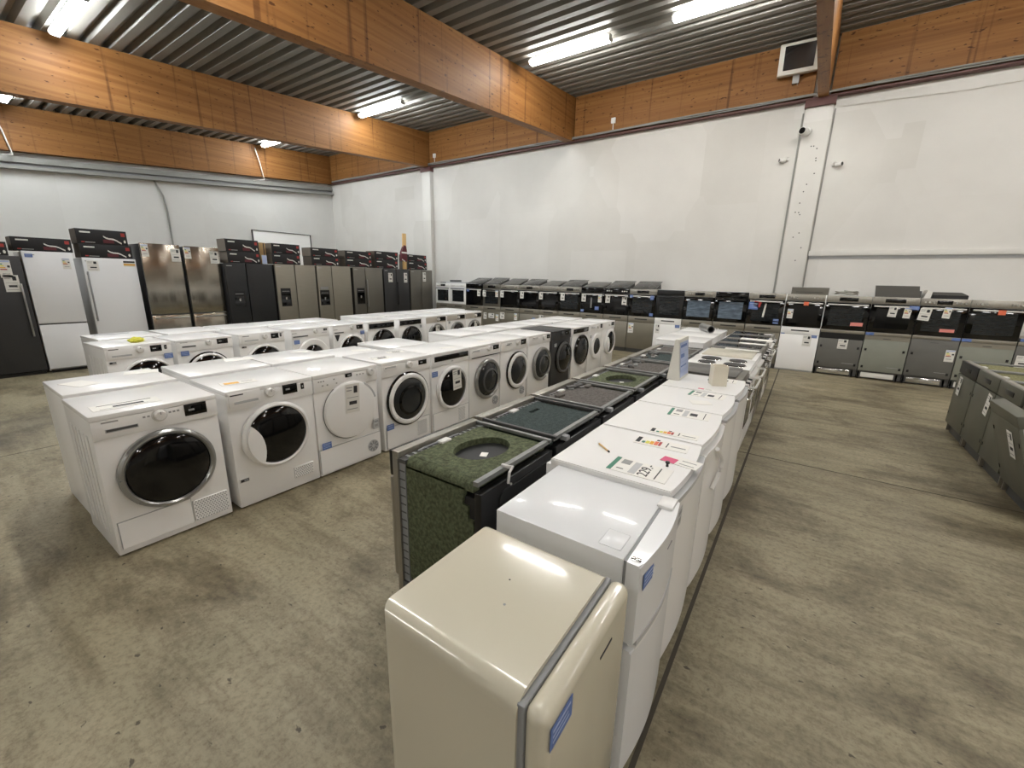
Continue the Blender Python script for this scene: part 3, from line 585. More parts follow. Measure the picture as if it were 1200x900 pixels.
sheet('offer sheet with 229 price and green edge, beside the pencil', -.455, 1.60, .8505, .235, .14, 0, '229', gS)
sheet('coloured energy scale strip on the freezer with the pencil', -.46, 1.93, .8505, .24, .1, 2, 'energy', gS)
sheet('sheet with a bright pink block at the front edge', -.335, 1.78, .8505, .15, .09, -8, 'pink', gS)
sheet('offer sheet with green edge on the freezer behind the pencil', -.46, 2.50, .8505, .22, .15, 3, 'offer', gS)
sheet('coloured energy scale strip behind the pencil freezer seam', -.45, 2.11, .8505, .23, .07, 3, 'energy', gS)
sheet('offer sheet with dark edge in front of the beige pot', -.46, 3.02, .8505, .22, .14, -2, 'offer', gS)
sheet('small curling label lying in front of the dark edged offer sheet', -.46, 2.80, .8505, .12, .09, 30, 'plain', gS)
sheet('red striped label just in front of the beige pot', -.5, 3.19, .8505, .1, .04, -5, 'pink', gS)
sheet('offer sheet half behind the square beige pot', -.45, 3.58, .8505, .2, .14, 2, 'offer', gS)
t = root('pencil', 'short wooden pencil lying on the white freezer', 'pencil', (-.66, 1.72, .8545), 0); t.rotation_euler = (0, 0, R(-40))
b = MB(); b.lathe([(0, 0), (.004, 0), (.004, .085), (.0015, .095), (0, .095)], (-.047, 0, 0), 'x', 6, 'board'); b.obj('shaft', t); b = MB(); b.lathe([(0, 0), (.0042, 0), (.0042, .01), (0, .01)], (.040, 0, 0), 'x', 6, 'ink'); b.obj('tip', t)
t = root('rubber_knob', 'tiny black rubber knob on the freezer beside the pink sheet', 'knob', (-.373, 1.70, .85)); b = MB(); b.lathe([(0, 0), (.006, 0), (.005, .012), (.009, .014), (.009, .022), (0, .024)], (0, 0, 0), 'z', 10, 'black'); b.obj('knob_body', t)
t = root('pen_pot', 'square beige open pot standing on the white freezer', 'pot', (-.46, 3.40, .85)); t.rotation_euler = (0, 0, R(25))
b = MB(); s = .05; o_ = [(-s, -s), (s, -s), (s, s), (-s, s)]; i_ = [(x*.86, y*.86) for x, y in o_]; b.holed(o_, i_, 'z', .004, .148, 'pot'); b.box(-s, s, -s, s, 0, .006, 'pot'); b.obj('pot_wall', t)
t = root('card_stand', 'tall beige card stand with bluish printed face on the freezers', 'sign', (-.765, 3.49, .85))
b = MB(); b.prism([(-.05, 0), (.045, 0), (.012, .315), (-.016, .315)], 'y', -.15, .15, 'oldwhite'); b.obj('stand_body', t)
b = MB(); an = math.atan2(.033, .315); b.box(-.13, .13, -.002, 0, .02, .29, 'screen'); 
for k, (z0, z1, x1) in enumerate(((.25, .27, .08), (.21, .22, .1), (.17, .2, .0), (.13, .14, .1), (.10, .11, .06), (.05, .08, .1))): b.box(-.11, x1, -.003, -.001, z0, z1, 'bluel' if k % 2 else 'blue')
o = b.obj('printed_card', t, (.0465, 0, .0), (0, 0, 0)); o.rotation_euler = (R(-5.98), 0, R(90))

def cooker(label, y, w, style, h=.85):
    t = root('freestanding_cooker', label, 'cooker', (-.335, y, 0), 90, 'cookers at the far end of the middle block'); d = .54
    bm_ = 'dsteel' if style in ('lid', 'dark', 'steelrail') else 'white'
    b = MB(); b.box(-w/2+.003, w/2-.003, 0, d, .03, h-.02, bm_, .004); b.obj('body', t)
    b = MB(); b.box(-w/2, w/2, -.012, d, h-.022, h, 'white' if style in ('coils', 'pattern', 'ceran') else 'dsteel', .005); b.obj('hob_top', t)
    if style == 'coils':
        for px, py, r in ((-.12, .13, .09), (.12, .13, .075), (-.12, .37, .075), (.12, .37, .09)):
            b = MB(); b.lathe([(r+.008, .0), (r+.006, .004), (r, .005)], (px, py, h), 'z', 28, 'chrome'); b.lathe([(r, 0), (r, .010), (r*.8, .012), (r*.25, .012), (r*.22, .009), (0, .009)], (px, py, h), 'z', 28, 'coil'); b.obj('hotplate', t)
    elif style == 'pattern':
        b = MB(); b.box(-w/2+.02, w/2-.02, .03, d-.04, h-.002, h+.012, 'plate', .004); b.obj('glass_lid', t)
    else:
        b = MB(); b.box(-w/2+.012, w/2-.012, .04 if style == 'lid' else .02, d-.02, h-.004, h+(.014 if style == 'lid' else .005), 'toplid' if style == 'lid' else 'hob', .003); b.obj('glass_lid' if style == 'lid' else 'ceramic_plate', t)
    b = MB(); b.box(-w/2+.002, w/2-.002, -.018, 0, h-.125, h-.024, bm_, .006); b.obj('control_panel', t)
    for k in range(5):
        b = MB(); b.lathe([(0, -.032), (.017, -.032), (.02, -.004), (.022, 0)], (-w/2+.07+k*(w-.14)/4, -.018, h-.075), 'y', 16, 'white2' if bm_ == 'white' or k % 2 else 'black'); b.obj('knob', t)
    b = MB(); b.box(-w/2+.006, w/2-.006, -.022, 0, .2, h-.13, bm_, .004); dr = b.obj('oven_door', t)
    b = MB(); b.box(-w/2+.07, w/2-.07, -.025, -.02, .28, h-.22, 'glass'); b.obj('window', dr)
    b = MB(); b.tube([(-w/2+.04, -.02, h-.165), (-w/2+.04, -.06, h-.165), (-w/2+.06, -.075, h-.165), (w/2-.06, -.075, h-.165), (w/2-.04, -.06, h-.165), (w/2-.04, -.02, h-.165)], .01, 8, 'white2' if bm_ == 'white' else 'chrome'); b.obj('door_handle', dr)
    b = MB(); b.box(-w/2+.006, w/2-.006, -.018, 0, .06, .19, bm_, .004); b.obj('drawer', t)
    b = MB(); b.box(-w/2+.02, w/2-.02, .01, d-.03, 0, .05, 'dgrey'); b.obj('base', t); return t
for a in (('cooker with closed dark lid directly behind the beige pot', 3.93, .46, 'lid'), ('white cooker with four black hotplates', 4.46, .56, 'coils'), ('cooker with pale patterned glass cover behind the hotplate cooker', 5.04, .56, 'pattern'),
          ('dark topped cooker behind the patterned glass cooker', 5.58, .48, 'dark'), ('dark topped cooker in the row, third from the far end', 6.09, .5, 'dark'), ('white framed ceramic cooker, second from the far end', 6.64, .56, 'ceran'), ('dark ceramic cooker at the far end nearest the ovens', 7.22, .54, 'steelrail')):
    cooker(*a)
gK = 'white papers lying on the cookers'
for a in (('long white paper across the back edge of the patterned cooker', -.52, 5.32, .866, .34, .09, 0, 'plain', gK), ('white paper on the dark cooker third from the far end', -.48, 6.02, .856, .3, .12, 0, 'plain', gK),
          ('broad white paper on the white framed ceramic cooker', -.48, 6.5, .856, .38, .2, 0, 'plain', gK), ('crumpled white tag at the corner of the far end cooker', -.4, 7.3, .856, .1, .1, 20, 'plain', gK)): sheet(*a)

# ------------------------------------------------------------------ middle block, left side: dishwashers without lids (fronts face -x)
def hole_oval(cx, cy, rx, ry, n=32):
    p = []
    for k in range(n):
        a = 2*PI*k/n; q = 1+.13*max(0, math.cos(a+.9))**3; p.append((cx+rx*q*math.cos(a), cy+ry*q*math.sin(a)))
    return p
def bare_dw(label, X, y, felt, w=.60, hole=None, h=.80, dark=False, doorm='steel', panelm=None, rz=-90, door_open=0, hook=False, open_side=False, group='dishwashers without lids in the middle block', tagd=None, torn=False, d=.55):
    t = root('dishwasher', label, 'dishwasher', (X, y, 0), rz, group); s = w/2-.004
    b = MB(); b.box(-s+.02, s-.02, .07, d-.04, .1, h-.1, 'blk2', .01); b.box(-s, s, .03, d-.01, 0, .1, 'dgrey', .004); b.obj('tub', t)
    # felt wrap: top sheet with rounded sides
    fx = s-.012; y0, y1 = .085, d-.06
    b = MB()
    q_ = fx-.03; o_ = rrect(-q_, q_, y0, y1, .02)
    if hole == 'oval': b.holed(o_, hole_oval(-.03, y0+.21, .155, .115), 'z', h-.06, h-.022, felt)
    elif hole == 'slot': b.holed(o_, [(-.12, .16), (-.02, .16), (-.02, .19), (-.12, .19)], 'z', h-.06, h-.022, felt)
    else: b.prism(o_, 'z', h-.06, h-.022, felt)
    b.obj('felt_top', t)
    if hole == 'oval':
        b = MB(); b.prism(hole_oval(-.03, y0+.21, .16, .12), 'z', h-.10, h-.055, 'blk2'); b.box(-.05, .0, y0+.2, y0+.235, h-.056, h-.0535, 'paper', rot=Matrix.Rotation(R(25), 4, 'Z'), at=(-.02, y0+.22, h)); b.obj('lid_recess', t)
    for sx in (-1, 1):
        pts = [(y0, .14), (y0+.05, .09), (y1, .09), (y1, h-.2), (y1-.03, h-.2), (y1-.03, h-.14), (y1-.06, h-.14), (y1-.05, h-.06), (y0, h-.06)]
        b = MB(); b.prism(pts, 'x', sx*(fx-.02), sx*(fx+.004), felt); xc, zc = sx*(fx-.032), h-.058
        b.prism([(xc-sx*.004, zc-.01), (xc-sx*.004, h-.022)]+[(xc+sx*.036*math.sin(R(a)), zc+.036*math.cos(R(a))) for a in range(0, 91, 15)]+[(xc+sx*.036, zc-.01)], 'y', y0, y1, felt); b.obj('felt_side', t)
    # frame
    b = MB(); b.box(-s, s, .0, .045, h-.035, h, 'steel', .003); b.obj('front_rail', t)
    b = MB(); b.box(-s, s, .045, .09, h-.05, h-.03, 'dgrey'); 
    for k in range(14): b.box(-s+.02+k*.04, -s+.034+k*.04, .05, .085, h-.031, h-.026, 'grey')
    b.tube([(-.1, .065, h-.022), (.0, .075, h-.016), (.12, .065, h-.02), (.2, .075, h-.016)], .004, 6, 'grey'); b.box(-.01, .06, .06, .1, h-.03, h-.012, 'white2', .004); b.obj('wiring_tray', t)
    for sx in (-1, 1):
        b = MB(); b.box(sx*(s-.014), sx*s, .0, .035, .02, h-.03, 'steel', .002); b.box(sx*(s-.03), sx*(s-.012), .03, .075, .1, h-.04, 'grey')
        for k in range(14): b.box(sx*(s-.0125), sx*(s-.0105), .035, .07, .14+k*.043, .146+k*.043, 'dgrey')
        b.obj('frame_post', t)
        if not (open_side and sx > 0): b = MB(); b.box(sx*(s-.02), sx*s, .04, d-.02, h-.02, h-.003, 'galv' if not dark else 'dgrey', .002); b.obj('side_rail', t)
    b = MB(); b.box(-s, s, d-.055, d-.03, h-.03, h-.01, 'galv'); b.box(-s, s, d-.05, d-.012, .08, h-.06, 'black', .006); b.prism(rrect(-s+.03, s-.12, .2, h-.1, .04), 'y', d-.014, d-.004, 'blk2'); b.obj('rear_panel', t)
    if hook: b = MB(); b.box(s-.20, s-.185, d-.05, d+.004, h-.012, h+.0, 'white2', .003); b.tube([(s-.19, d-.02, h-.004), (s-.19, d+.01, h+.002), (s-.16, d+.014, h-.012), (s-.155, d+.012, h-.06), (s-.18, d+.01, h-.075)], .006, 8, 'white2'); b.obj('hose_clip', t)
    else: b = MB(); b.box(s-.12, s-.08, d-.04, d+.004, h-.05, h-.022, 'grey', .004); b.obj('bracket', t)
    if torn:
        b = MB()
        for k in range(9): x, yy = random.uniform(-fx*.8, fx*.6), random.uniform(.1, .2); b.box(x-.04, x+.04, yy-.02, yy+.02, h-.03, h-.012+.006*(k % 3), ('galv', 'felt_k', 'dgrey')[k % 3], .003, rot=Matrix.Rotation(R(random.uniform(-30, 30)), 4, 'Z'), at=(x, yy, h))
        b.obj('torn_foil', t)
    # front: control strip and door
    pm = panelm or doorm
    b = MB(); b.box(-s, s, -.02, .0, h-.13, h-.002, pm, .004); b.box(-.09, .09, -.024, -.018, h-.09, h-.05, 'black', .003); b.obj('control_panel', t)
    hz = .12
    b = MB(); b.box(-s, s, -.022, .0, 0, h-.14-hz, doorm, .004); 
    for sx in (-1, 1): b.box(sx*(s-.035), sx*(s-.02), -.026, -.02, .1, .13, 'black'); b.box(sx*(s-.035), sx*(s-.02), -.026, -.02, .42, .45, 'black')
    if door_open: b.box(-s, s, 0, .06, .0, h-.14-hz, 'lgrey', .004); b.box(-s, s, -.022, .06, h-.14-hz, h-.05-hz, doorm, .004)
    dr = b.obj('door', t, (0, 0, hz), (R(door_open), 0, 0))
    if tagd: card(dr, 'price_tag', tagd[0], tagd[1]-hz, .10, .2, -.026, tagd[2], 'price')
    b = MB(); b.box(-s+.02, s-.02, .045, .06, 0, .11, 'galv', .003); b.obj('plinth', t); return t
for y, f, ho, l, dk, to in ((1.50, 'felt_g', 'oval', 'nearest lidless dishwasher wrapped in green felt with oval opening', 0, 0), (2.13, 'felt_d', 'slot', 'lidless dishwasher covered by dark teal felt, behind the nearest green one', 1, 0), (2.76, 'felt_k', None, 'lidless dishwasher with brownish grey felt and torn foil at its front', 0, 1),
                            (3.40, 'felt_g', 'oval', 'smaller looking green felt dishwasher, fourth along, with oval opening', 0, 0), (4.06, 'felt_k', None, 'lidless dishwasher with grey felt right behind the second green one', 0, 1), (4.70, 'felt_d', None, 'lidless dishwasher with bluish grey felt beside the card stand', 0, 1), (5.30, 'felt_k', None, 'last lidless dishwasher, dark grey, before the white ones', 0, 0)):
    bare_dw(l, -1.50, y, f, hole=ho, dark=bool(dk), torn=bool(to), w=.597, panelm='black' if y < 2 else None, hook=y < 2, open_side=y < 2)
def white_dw(label, x, y, rz, h=.85, group=None, m='white', d=.57):
    t = root('dishwasher', label, 'dishwasher', (x, y, 0), rz, group); s = .297
    b = MB(); b.box(-s, s, .0, d, .02, h-.03, m, .004); b.obj('body', t)
    b = MB(); b.box(-s-.001, s+.001, -.02, d+.01, h-.03, h, 'white', .005); b.obj('worktop', t)
    b = MB(); b.box(-s, s, -.022, 0, h-.14, h-.032, 'white', .004); b.box(-.1, .1, -.026, -.02, h-.1, h-.07, 'dgrey', .003); b.obj('control_panel', t)
    b = MB(); b.box(-s, s, -.022, 0, .1, h-.145, 'white', .004); b.obj('door', t)
    b = MB(); b.box(-s+.01, s-.01, .02, .04, 0, .1, 'white2'); b.obj('plinth', t); return t
gw = 'white lidded dishwashers in the middle block'
for y, l in ((5.93, 'nearest of three white lidded dishwashers behind the card stand'), (6.55, 'middle one of three white lidded dishwashers behind the card stand'), (7.17, 'farthest white lidded dishwasher, with the steel roll on top')): white_dw(l, -1.55, y, -90, .86, gw)
t = root('foil_roll', 'shiny steel coloured roll lying on the far white dishwasher', 'roll', (-1.20, 6.98, .915), 0); t.rotation_euler = (0, 0, R(-62))
b = MB(); b.lathe([(.045, -.2), (.055, -.2), (.055, .2), (.045, .2), (.045, -.2)], (0, 0, 0), 'x', 24, 'silver'); b.obj('roll_sheet', t)
b = MB(); b.lathe([(.036, -.198), (.0445, -.198), (.0445, .198), (.036, .198), (.036, -.198)], (0, 0, 0), 'x', 20, 'ink'); b.obj('core', t)
# right-hand dishwashers
gR = 'grey lidless dishwashers at the right edge'
bare_dw('grey dishwasher at the far end of the right hand group, black panel', 1.52, 6.27, 'felt_y', w=.58, doorm='olived', panelm='black', group=gR, h=.82, tagd=(-.12, .66, 4))
bare_dw('second grey dishwasher from the far end of the right hand group', 1.52, 5.68, 'felt_y', w=.57, doorm='olived', panelm='olived', group=gR, h=.82, tagd=(.2, .66, 8))
bare_dw('grey dishwasher beside the one with the open door', 1.52, 5.13, 'felt_y', w=.51, doorm='olived', panelm='olived', group=gR, h=.82)
bare_dw('grey dishwasher at the right edge with its door hanging ajar', 1.52, 4.53, 'felt_y', w=.57, doorm='olived', panelm='olived', group=gR, h=.82, door_open=17, tagd=(.1, .62, -2))

# ------------------------------------------------------------------ oven wall: each column a dishwasher with a built-in oven on top
gO, gW, gH = 'built-in ovens along the long white wall', 'dishwashers under the ovens', 'hobs laid on the ovens'
YO = 9.46
def wall_dw(label, x0, x1, kind, tags=(), h=.82):
    w = x1-x0-.012; s = w/2; t = root('dishwasher', label, 'dishwasher', ((x0+x1)/2, YO, 0), 0, gW)
    dm = {'white': 'white', 'steel': 'olive', 'grey': 'gpanel', 'green': 'ggreen', 'black': 'gpanel', 'light': 'champ'}[kind]
    integ = kind in ('grey', 'green', 'black')
    b = MB(); b.box(-s, s, .0, .56, .0 if not integ else .02, h, 'lgrey' if kind == 'white' else 'dgrey', .003); b.obj('body', t)
    z1 = h-.13; top = {'white': 'white', 'steel': 'champ', 'light': 'champ', 'grey': 'champ', 'green': 'champ', 'black': 'champ'}[kind]
    if not integ:
        b = MB(); b.box(-s, s, -.024, 0, z1, h-.004, top, .004); b.box(-.14, .14, -.0265, -.02, h-.075, h-.05, 'black', .004); b.obj('control_panel', t)
        b = MB(); b.box(-s, s, -.024, 0, .03 if kind == 'white' else .09, z1-.006, dm, .004); dr = b.obj('door', t)
        if kind != 'white': b = MB(); b.box(-s+.02, s-.02, .01, .02, 0, .09, 'dgrey'); b.obj('plinth', t)
    else:
        b = MB(); b.box(-s, s, -.024, 0, h-.055, h-.002, top, .003); 
        if kind == 'black': b.box(-s, s, -.020, 0, z1-.03, h-.056, 'black')
        else: b.box(-s+.002 if kind == 'green' else s-.1, -s+.11 if kind == 'green' else s-.002, -.0252, -.02, h-.05, h-.006, 'blue')
        b.obj('control_panel', t)
        b = MB(); b.box(-s, s, -.022, 0, .15, (z1-.03) if kind == 'black' else h-.06, dm, .003)
        if kind == 'green': b.box(-s, s, -.0235, -.02, h-.13, h-.06, 'champ')
        b.box(-.05, .05, -.025, -.02, h-.11, h-.10, 'dgrey') if kind != 'black' else None
        for sx in (-1, 1):
            for z in (.20, .5): b.box(sx*(s-.06), sx*(s-.03), -.026, -.02, z, z+.04, 'black')
        b.box(.08, s-.05, -.0232, -.02, .235, .239, 'lgrey'); dr = b.obj('door', t)
        b = MB(); b.box(-s+.05, s-.09, -.004, .01, .03, .12, 'chrome' if kind != 'green' else 'tag', .01); b.box(s-.07, s-.045, .0, .02, .0, .13, 'black'); b.box(-s+.005, -s+.03, 0, .02, 0, .13, 'black'); b.obj('plinth', t)
    for a in tags: card(dr, a[5] if len(a) > 5 else 'price_tag', a[0], a[1], a[2], a[3], -.028, 0, a[4])
    return t
def oven(label, x0, x1, style, tags=(), z=.822, H=.588, swid=None):
    w = x1-x0-.008; s = w/2; t = root('built_in_oven', label, 'oven', ((x0+x1)/2, YO, z), 0, gO)
    pm, dm = {'white': ('white', 'white'), 'black': ('gloss', 'gloss'), 'steel': ('steel', 'gloss'), 'grey': ('dsteel', 'dsteel'), 'frame': ('black', 'black')}[style[0]]
    b = MB(); b.box(-s+.012, s-.012, .0, .54, 0, H-.004, 'lgrey', .003); b.obj('housing', t)
    b = MB(); b.box(-s, s, -.024, 0, H-.115, H, pm, .003); b.obj('control_panel', t)
    if 'd' in style[1]: b = MB(); b.box(-.09 if 'k' in style[1] else -.13, .09 if 'k' in style[1] else .13, -.0265, -.02, H-.09, H-.03, 'gloss', .002); b.obj('display', t)
    if 'k' in style[1]:
        for x in (-.23, -.18, -.13, .13, .18, .23):
            b = MB(); b.lathe([(0, -.022), (.013, -.022), (.016, 0)], (x, -.024, H-.06), 'y', 12, 'chrome' if style[0] == 'steel' else 'white2'); b.obj('knob', t)
    b = MB(); b.box(-s, s, -.026, 0, .0, H-.122, dm, .004); dr = b.obj('door', t)
    wm = {'b': 'bwindow', 'g': 'window'}.get(style[2], 'glass')
    b = MB(); b.box(-s+.075, s-.075, -.0285, -.024, .07, H-.19, wm); b.obj('window', dr)
    hm = 'bar' if style[0] in ('steel', 'black') else ('white2' if style[0] == 'white' else 'black')
    b = MB(); b.box(-s+.03, s-.03, -.065, -.048, H-.165, H-.14, hm if style[3] != '0' else 'black', .005)
    for sx in (-1, 1): b.box(sx*(s-.08), sx*(s-.06), -.05, -.02, H-.16, H-.145, 'grey')
    b.obj('door_handle', dr)
    for a in tags: card(dr, {'blue': 'sticker', 'energy': 'energy_label', 'price': 'price_tag'}.get(a[4], 'sticker'), a[0], a[1], a[2], a[3], -.067 if a[1] > H-.17 else -.031, a[5] if len(a) > 5 else 0, a[4])
    for sx in ((-1, 1) if swid else ()): b = MB(); b.box(sx*(s-.012), sx*(s+.003), -.026, .54, 0, H, 'white'); b.obj('side_panel', t)
    return t
XO = [-9.30, -8.71, -8.11, -7.49, -6.88, -6.26, -5.66, -5.10, -4.49, -3.90, -3.30, -2.70, -2.13, -1.53, -.94, -.335, .275, .905, 1.503, 2.08, 2.68, 3.28]
P_ = lambda x, z=.43, t=0: (x, z, .11, .17, 'price', t)
E_ = lambda x, z=.43, t=0: (x, z, .09, .17, 'energy', t)
ov = [('white oven at the far left end of the oven wall', ('white', 'dk', 'g', '0'), ()), ('white oven second from the far left end', ('white', 'k', 'g', '0'), ()),
      ('all black oven with white tag, third from the far left end', ('black', '', 'x', '1'), (P_(.2), (-.2, .44, .09, .06, 'blue'))), ('all grey steel oven with tag at each side of its window', ('grey', 'd', 'g', '1'), (P_(-.22), E_(.21))),
      ('oven with steel knob panel and one tag at left, no display', ('steel', 'k', 'x', '1'), (P_(-.23),)), ('steel panelled oven with black display, first of the two with left tags', ('steel', 'dk', 'x', '1'), (P_(-.2),)),
      ('steel knob oven without display and wide bright handle, tag at left', ('steel', 'k', 'x', '1'), (P_(-.2),)), ('steel knob oven with small square display, before the sticker covered oven', ('steel', 'dk', 'g', '1'), (P_(-.17),)),
      ('black panelled oven covered with blue and coloured stickers, two tags', ('black', '', 'x', '1'), (P_(-.2), E_(.21), (.13, .16, .1, .08, 'blue'), (-.24, .08, .08, .06, 'blue'), (-.02, .36, .04, .24, 'silver'))), ('black panelled oven with two large tags left and right', ('black', 'k', 'x', '1'), (P_(-.19), P_(.19, .40))),
      ('oven with steel panel and wide display, blue stickers at corners', ('steel', 'd', 'g', '1'), ((-.24, .46, .08, .05, 'blue'), (.22, .46, .08, .09, 'blue'), (.22, .08, .08, .06, 'blue'))), ('black framed oven standing on a white dishwasher', ('frame', '', 'g', '0'), ()),
      ('steel panelled oven with bluish film on its window', ('steel', 'dk', 'b', '0'), ()), ('black panelled oven with bluish film on its window', ('black', '', 'b', '0'), ()),
      ('steel panelled oven with round red sticker inside a blue one', ('steel', 'd', 'g', '1'), ((.2, .12, .09, .04, 'blue'), (.2, .06, .09, .03, 'blue'), (-.2, .42, .16, .14, 'blue'), (-.13, .43, .12, .10, 'red', 12), (.0, .4, .03, .26, 'tag', 5))), ('white sided oven with orange square label, grey box on top', ('steel', 'k', 'x', '1'), ((.02, .46, .075, .065, 'orange'), E_(-.2, .32))),
      ('steel panelled oven with coral label low on its right', ('steel', 'd', 'g', '1'), ((.17, .14, .17, .06, 'coral'),)), ('oven below the slanted grey cooker hood, two tags', ('steel', 'd', 'x', '1'), (P_(-.01, .44, 3), E_(.17, .43, 2), (.24, .46, .12, .06, 'blue'))),
      ('steel knob oven with coral label and hanging crooked tags', ('steel', 'dk', 'g', '1'), ((-.2, .43, .14, .19, 'price', 5), E_(.05, .46, 4), (.1, .12, .17, .05, 'coral'))), ('oven at the right edge with orange label on its handle', ('steel', 'k', 'g', '1'), ((.04, .45, .08, .07, 'orange'),))]
for i, (l, st, tg) in enumerate(ov):
    oven(l, XO[i], XO[i+1], st, tg, swid=(i == 15))
dws = [('grey dishwasher under the first white oven at the far left', 'light', ()), ('grey dishwasher under the second white oven', 'steel', ()), ('steel dishwasher under the all black oven', 'light', ((.1, .68, .2, .06, 'price'),)),
       ('dark dishwasher with several hanging tags under the grey steel oven', 'steel', ((-.22, .64, .11, .18, 'price'), (.0, .63, .2, .13, 'price'), (.2, .61, .1, .18, 'energy'))), ('olive dishwasher with tags at both upper corners', 'steel', ((-.24, .68, .14, .18, 'price'), (.2, .68, .09, .18, 'energy'))),
       ('light steel dishwasher with a blue sticker at upper right', 'light', ((.16, .6, .1, .1, 'blue'),)), ('dishwasher with white tags left and right under the wide handled oven', 'light', ((-.2, .69, .12, .2, 'price'), (.2, .66, .11, .15, 'price'))), ('steel dishwasher with long dark handle slot, half hidden by the washers', 'light', ()),
       ('steel dishwasher under the sticker covered oven', 'light', ()), ('steel dishwasher with white tag, just beyond the last white washer', 'light', ((-.18, .7, .12, .16, 'price'),)), ('olive steel dishwasher with a pale energy tag at left', 'steel', ((-.21, .66, .12, .22, 'energy'),)),
       ('white dishwasher under the black framed oven', 'white', ((-.2, .68, .1, .2, 'price'), (.21, .69, .09, .06, 'blue', 'sticker'))), ('olive steel dishwasher right of the white one, tag at left', 'steel', ((-.22, .66, .13, .16, 'price'),)), ('dark dishwasher with tag at its upper left corner', 'steel', ((-.22, .69, .12, .14, 'price'),)),
       ('olive steel dishwasher directly left of the white one at the pillar', 'steel', ()), ('white dishwasher by the pillar under the white sided oven', 'white', ((.13, .68, .13, .2, 'price'), (.23, .69, .08, .05, 'blue', 'sticker'), (-.26, .70, .06, .02, 'blue', 'sticker'))),
       ('dark grey integrated dishwasher with black top strip and bright plinth', 'black', ((.04, .66, .14, .17, 'price'),)), ('pale greenish grey integrated dishwasher', 'green', ()), ('dark grey integrated dishwasher with an energy label at upper right', 'grey', ((.21, .62, .11, .19, 'energy', 'energy_label'),)),
       ('grey integrated dishwasher half hidden behind the right hand group', 'green', ()), ('dishwasher at the very right edge with a white tag', 'grey', ((-.2, .62, .14, .18, 'price'),))]
for i, (l, k, tg) in enumerate(dws): wall_dw(l, XO[i], XO[i+1], k, tg)
t = root('oven_top_panel', 'steel panel lying along the dishwasher top at the right edge', 'panel', (2.98, YO+.02, .822)); b = MB(); b.box(-.28, .28, -.03, .5, 0, .05, 'champ', .004); b.obj('sheet', t); b = MB(); b.box(-.28, -.16, -.032, -.028, .005, .045, 'blue'); b.obj('tape', t)
# hobs lying tilted on ovens
def hob(label, x0, x1, z, m='hob', tilt=13):
    w = x1-x0-.09; t = root('ceramic_hob', label, 'hob', ((x0+x1)/2, YO+.0, z+.004), 0, gH); t.rotation_euler = (R(tilt), 0, 0)
    b = MB(); b.box(-w/2, w/2, 0, .52, .012, .02, m, .003); b.obj('glass_plate', t)
    b = MB(); b.box(-w/2-.003, w/2+.003, -.003, .523, .006, .013, 'silver', .002); b.obj('trim_frame', t)
    b = MB()
    for px, py, r in ((-.14, .14, .09), (.14, .14, .075), (-.14, .37, .075), (.14, .37, .1)): b.lathe([(r, .0), (r, .0006), (r-.003, .0006)], (px, py, .0202), 'z', 24, 'grey')
    b.obj('cooking_zone_print', t)
    b = MB(); k = math.tan(R(tilt)); b.prism([(.02, .006), (.5, .006), (.5, -.5*k*.98), (.47, -.47*k*.98), (.02, -.004)], 'x', -w/2+.03, w/2-.03, 'dgrey'); b.obj('underbox', t)
for i, l in ((2, 'dark hob on the all black oven, third from left'), (3, 'higher dark hob on the all grey steel oven'), (4, 'grey hob on the knob oven with one left tag'), (5, 'thin black edged hob on the first display oven from the left'), (6, 'low grey hob on the wide handled oven'),
             (7, 'dark hob on the oven left of the sticker covered one'), (8, 'flat pale hob on the sticker covered oven'), (9, 'dark brown hob on the black oven with two large tags'), (10, 'last tilted hob, on the oven left of the black framed one')):
    hob(l, XO[i], XO[i+1], 1.41, 'toplid' if i in (4, 6, 8) else 'hob', {6: 12, 8: 12, 3: 18}.get(i, 16.5))
t = root('cooker_hood', 'thin slide-out hood parts lying on the white ovens', 'hood', (-8.72, YO+.05, 1.41)); b = MB(); b.box(-.5, .42, .1, .35, .0, .035, 'lgrey', .004); b.obj('hood_body', t); b = MB(); b.box(-.18, .12, .12, .3, .035, .09, 'dgrey', .004); b.box(-.46, -.3, 0, .08, 0, .02, 'ink'); b.obj('motor_box', t)
t = root('cooker_hood', 'grey slim box lying on the white sided oven by the pillar', 'hood', (-.0, YO+.04, 1.41)); b = MB(); b.prism([(0, 0), (.4, 0), (.4, .125), (.02, .125), (0, .11)], 'x', -.27, .29, 'dsteel'); b.obj('hood_body', t); b = MB(); b.box(-.2, .2, -.004, .004, .04, .045, 'ink'); b.obj('front_slot', t)
t = root('cooker_hood', 'dark grey slanted cooker hood plate on the oven wall at right', 'hood', (1.20, YO+.03, 1.41)); b = MB(); b.prism([(-.27, 0), (.29, 0), (.26, .185), (-.29, .185)], 'y', 0, .05, 'toplid'); b.obj('hood_plate', t); b = MB(); b.box(-.22, .31, .05, .4, 0, .11, 'dgrey', .006); b.obj('hood_body', t)
t = root('cooker_hood', 'flat dark box with white end on the oven at the right', 'hood', (1.84, YO+.04, 1.41)); b = MB(); b.prism([(-.20, .0), (.20, .0), (.20, .06), (.12, .10), (-.20, .10)], 'y', .0, .35, 'toplid'); b.obj('hood_body', t); b = MB(); b.box(-.205, .205, -.006, .0, .0, .055, 'black'); b.obj('front_strip', t); b = MB(); b.prism([(-.30, 0), (-.22, 0), (-.21, .1), (-.27, .13)], 'y', .0, .3, 'tag'); b.obj('white_flap', t)
t = root('cable_coil', 'coiled dark cable lying on the oven left of the slanted hood', 'cable', (.55, YO+.2, 1.412)); b = MB()
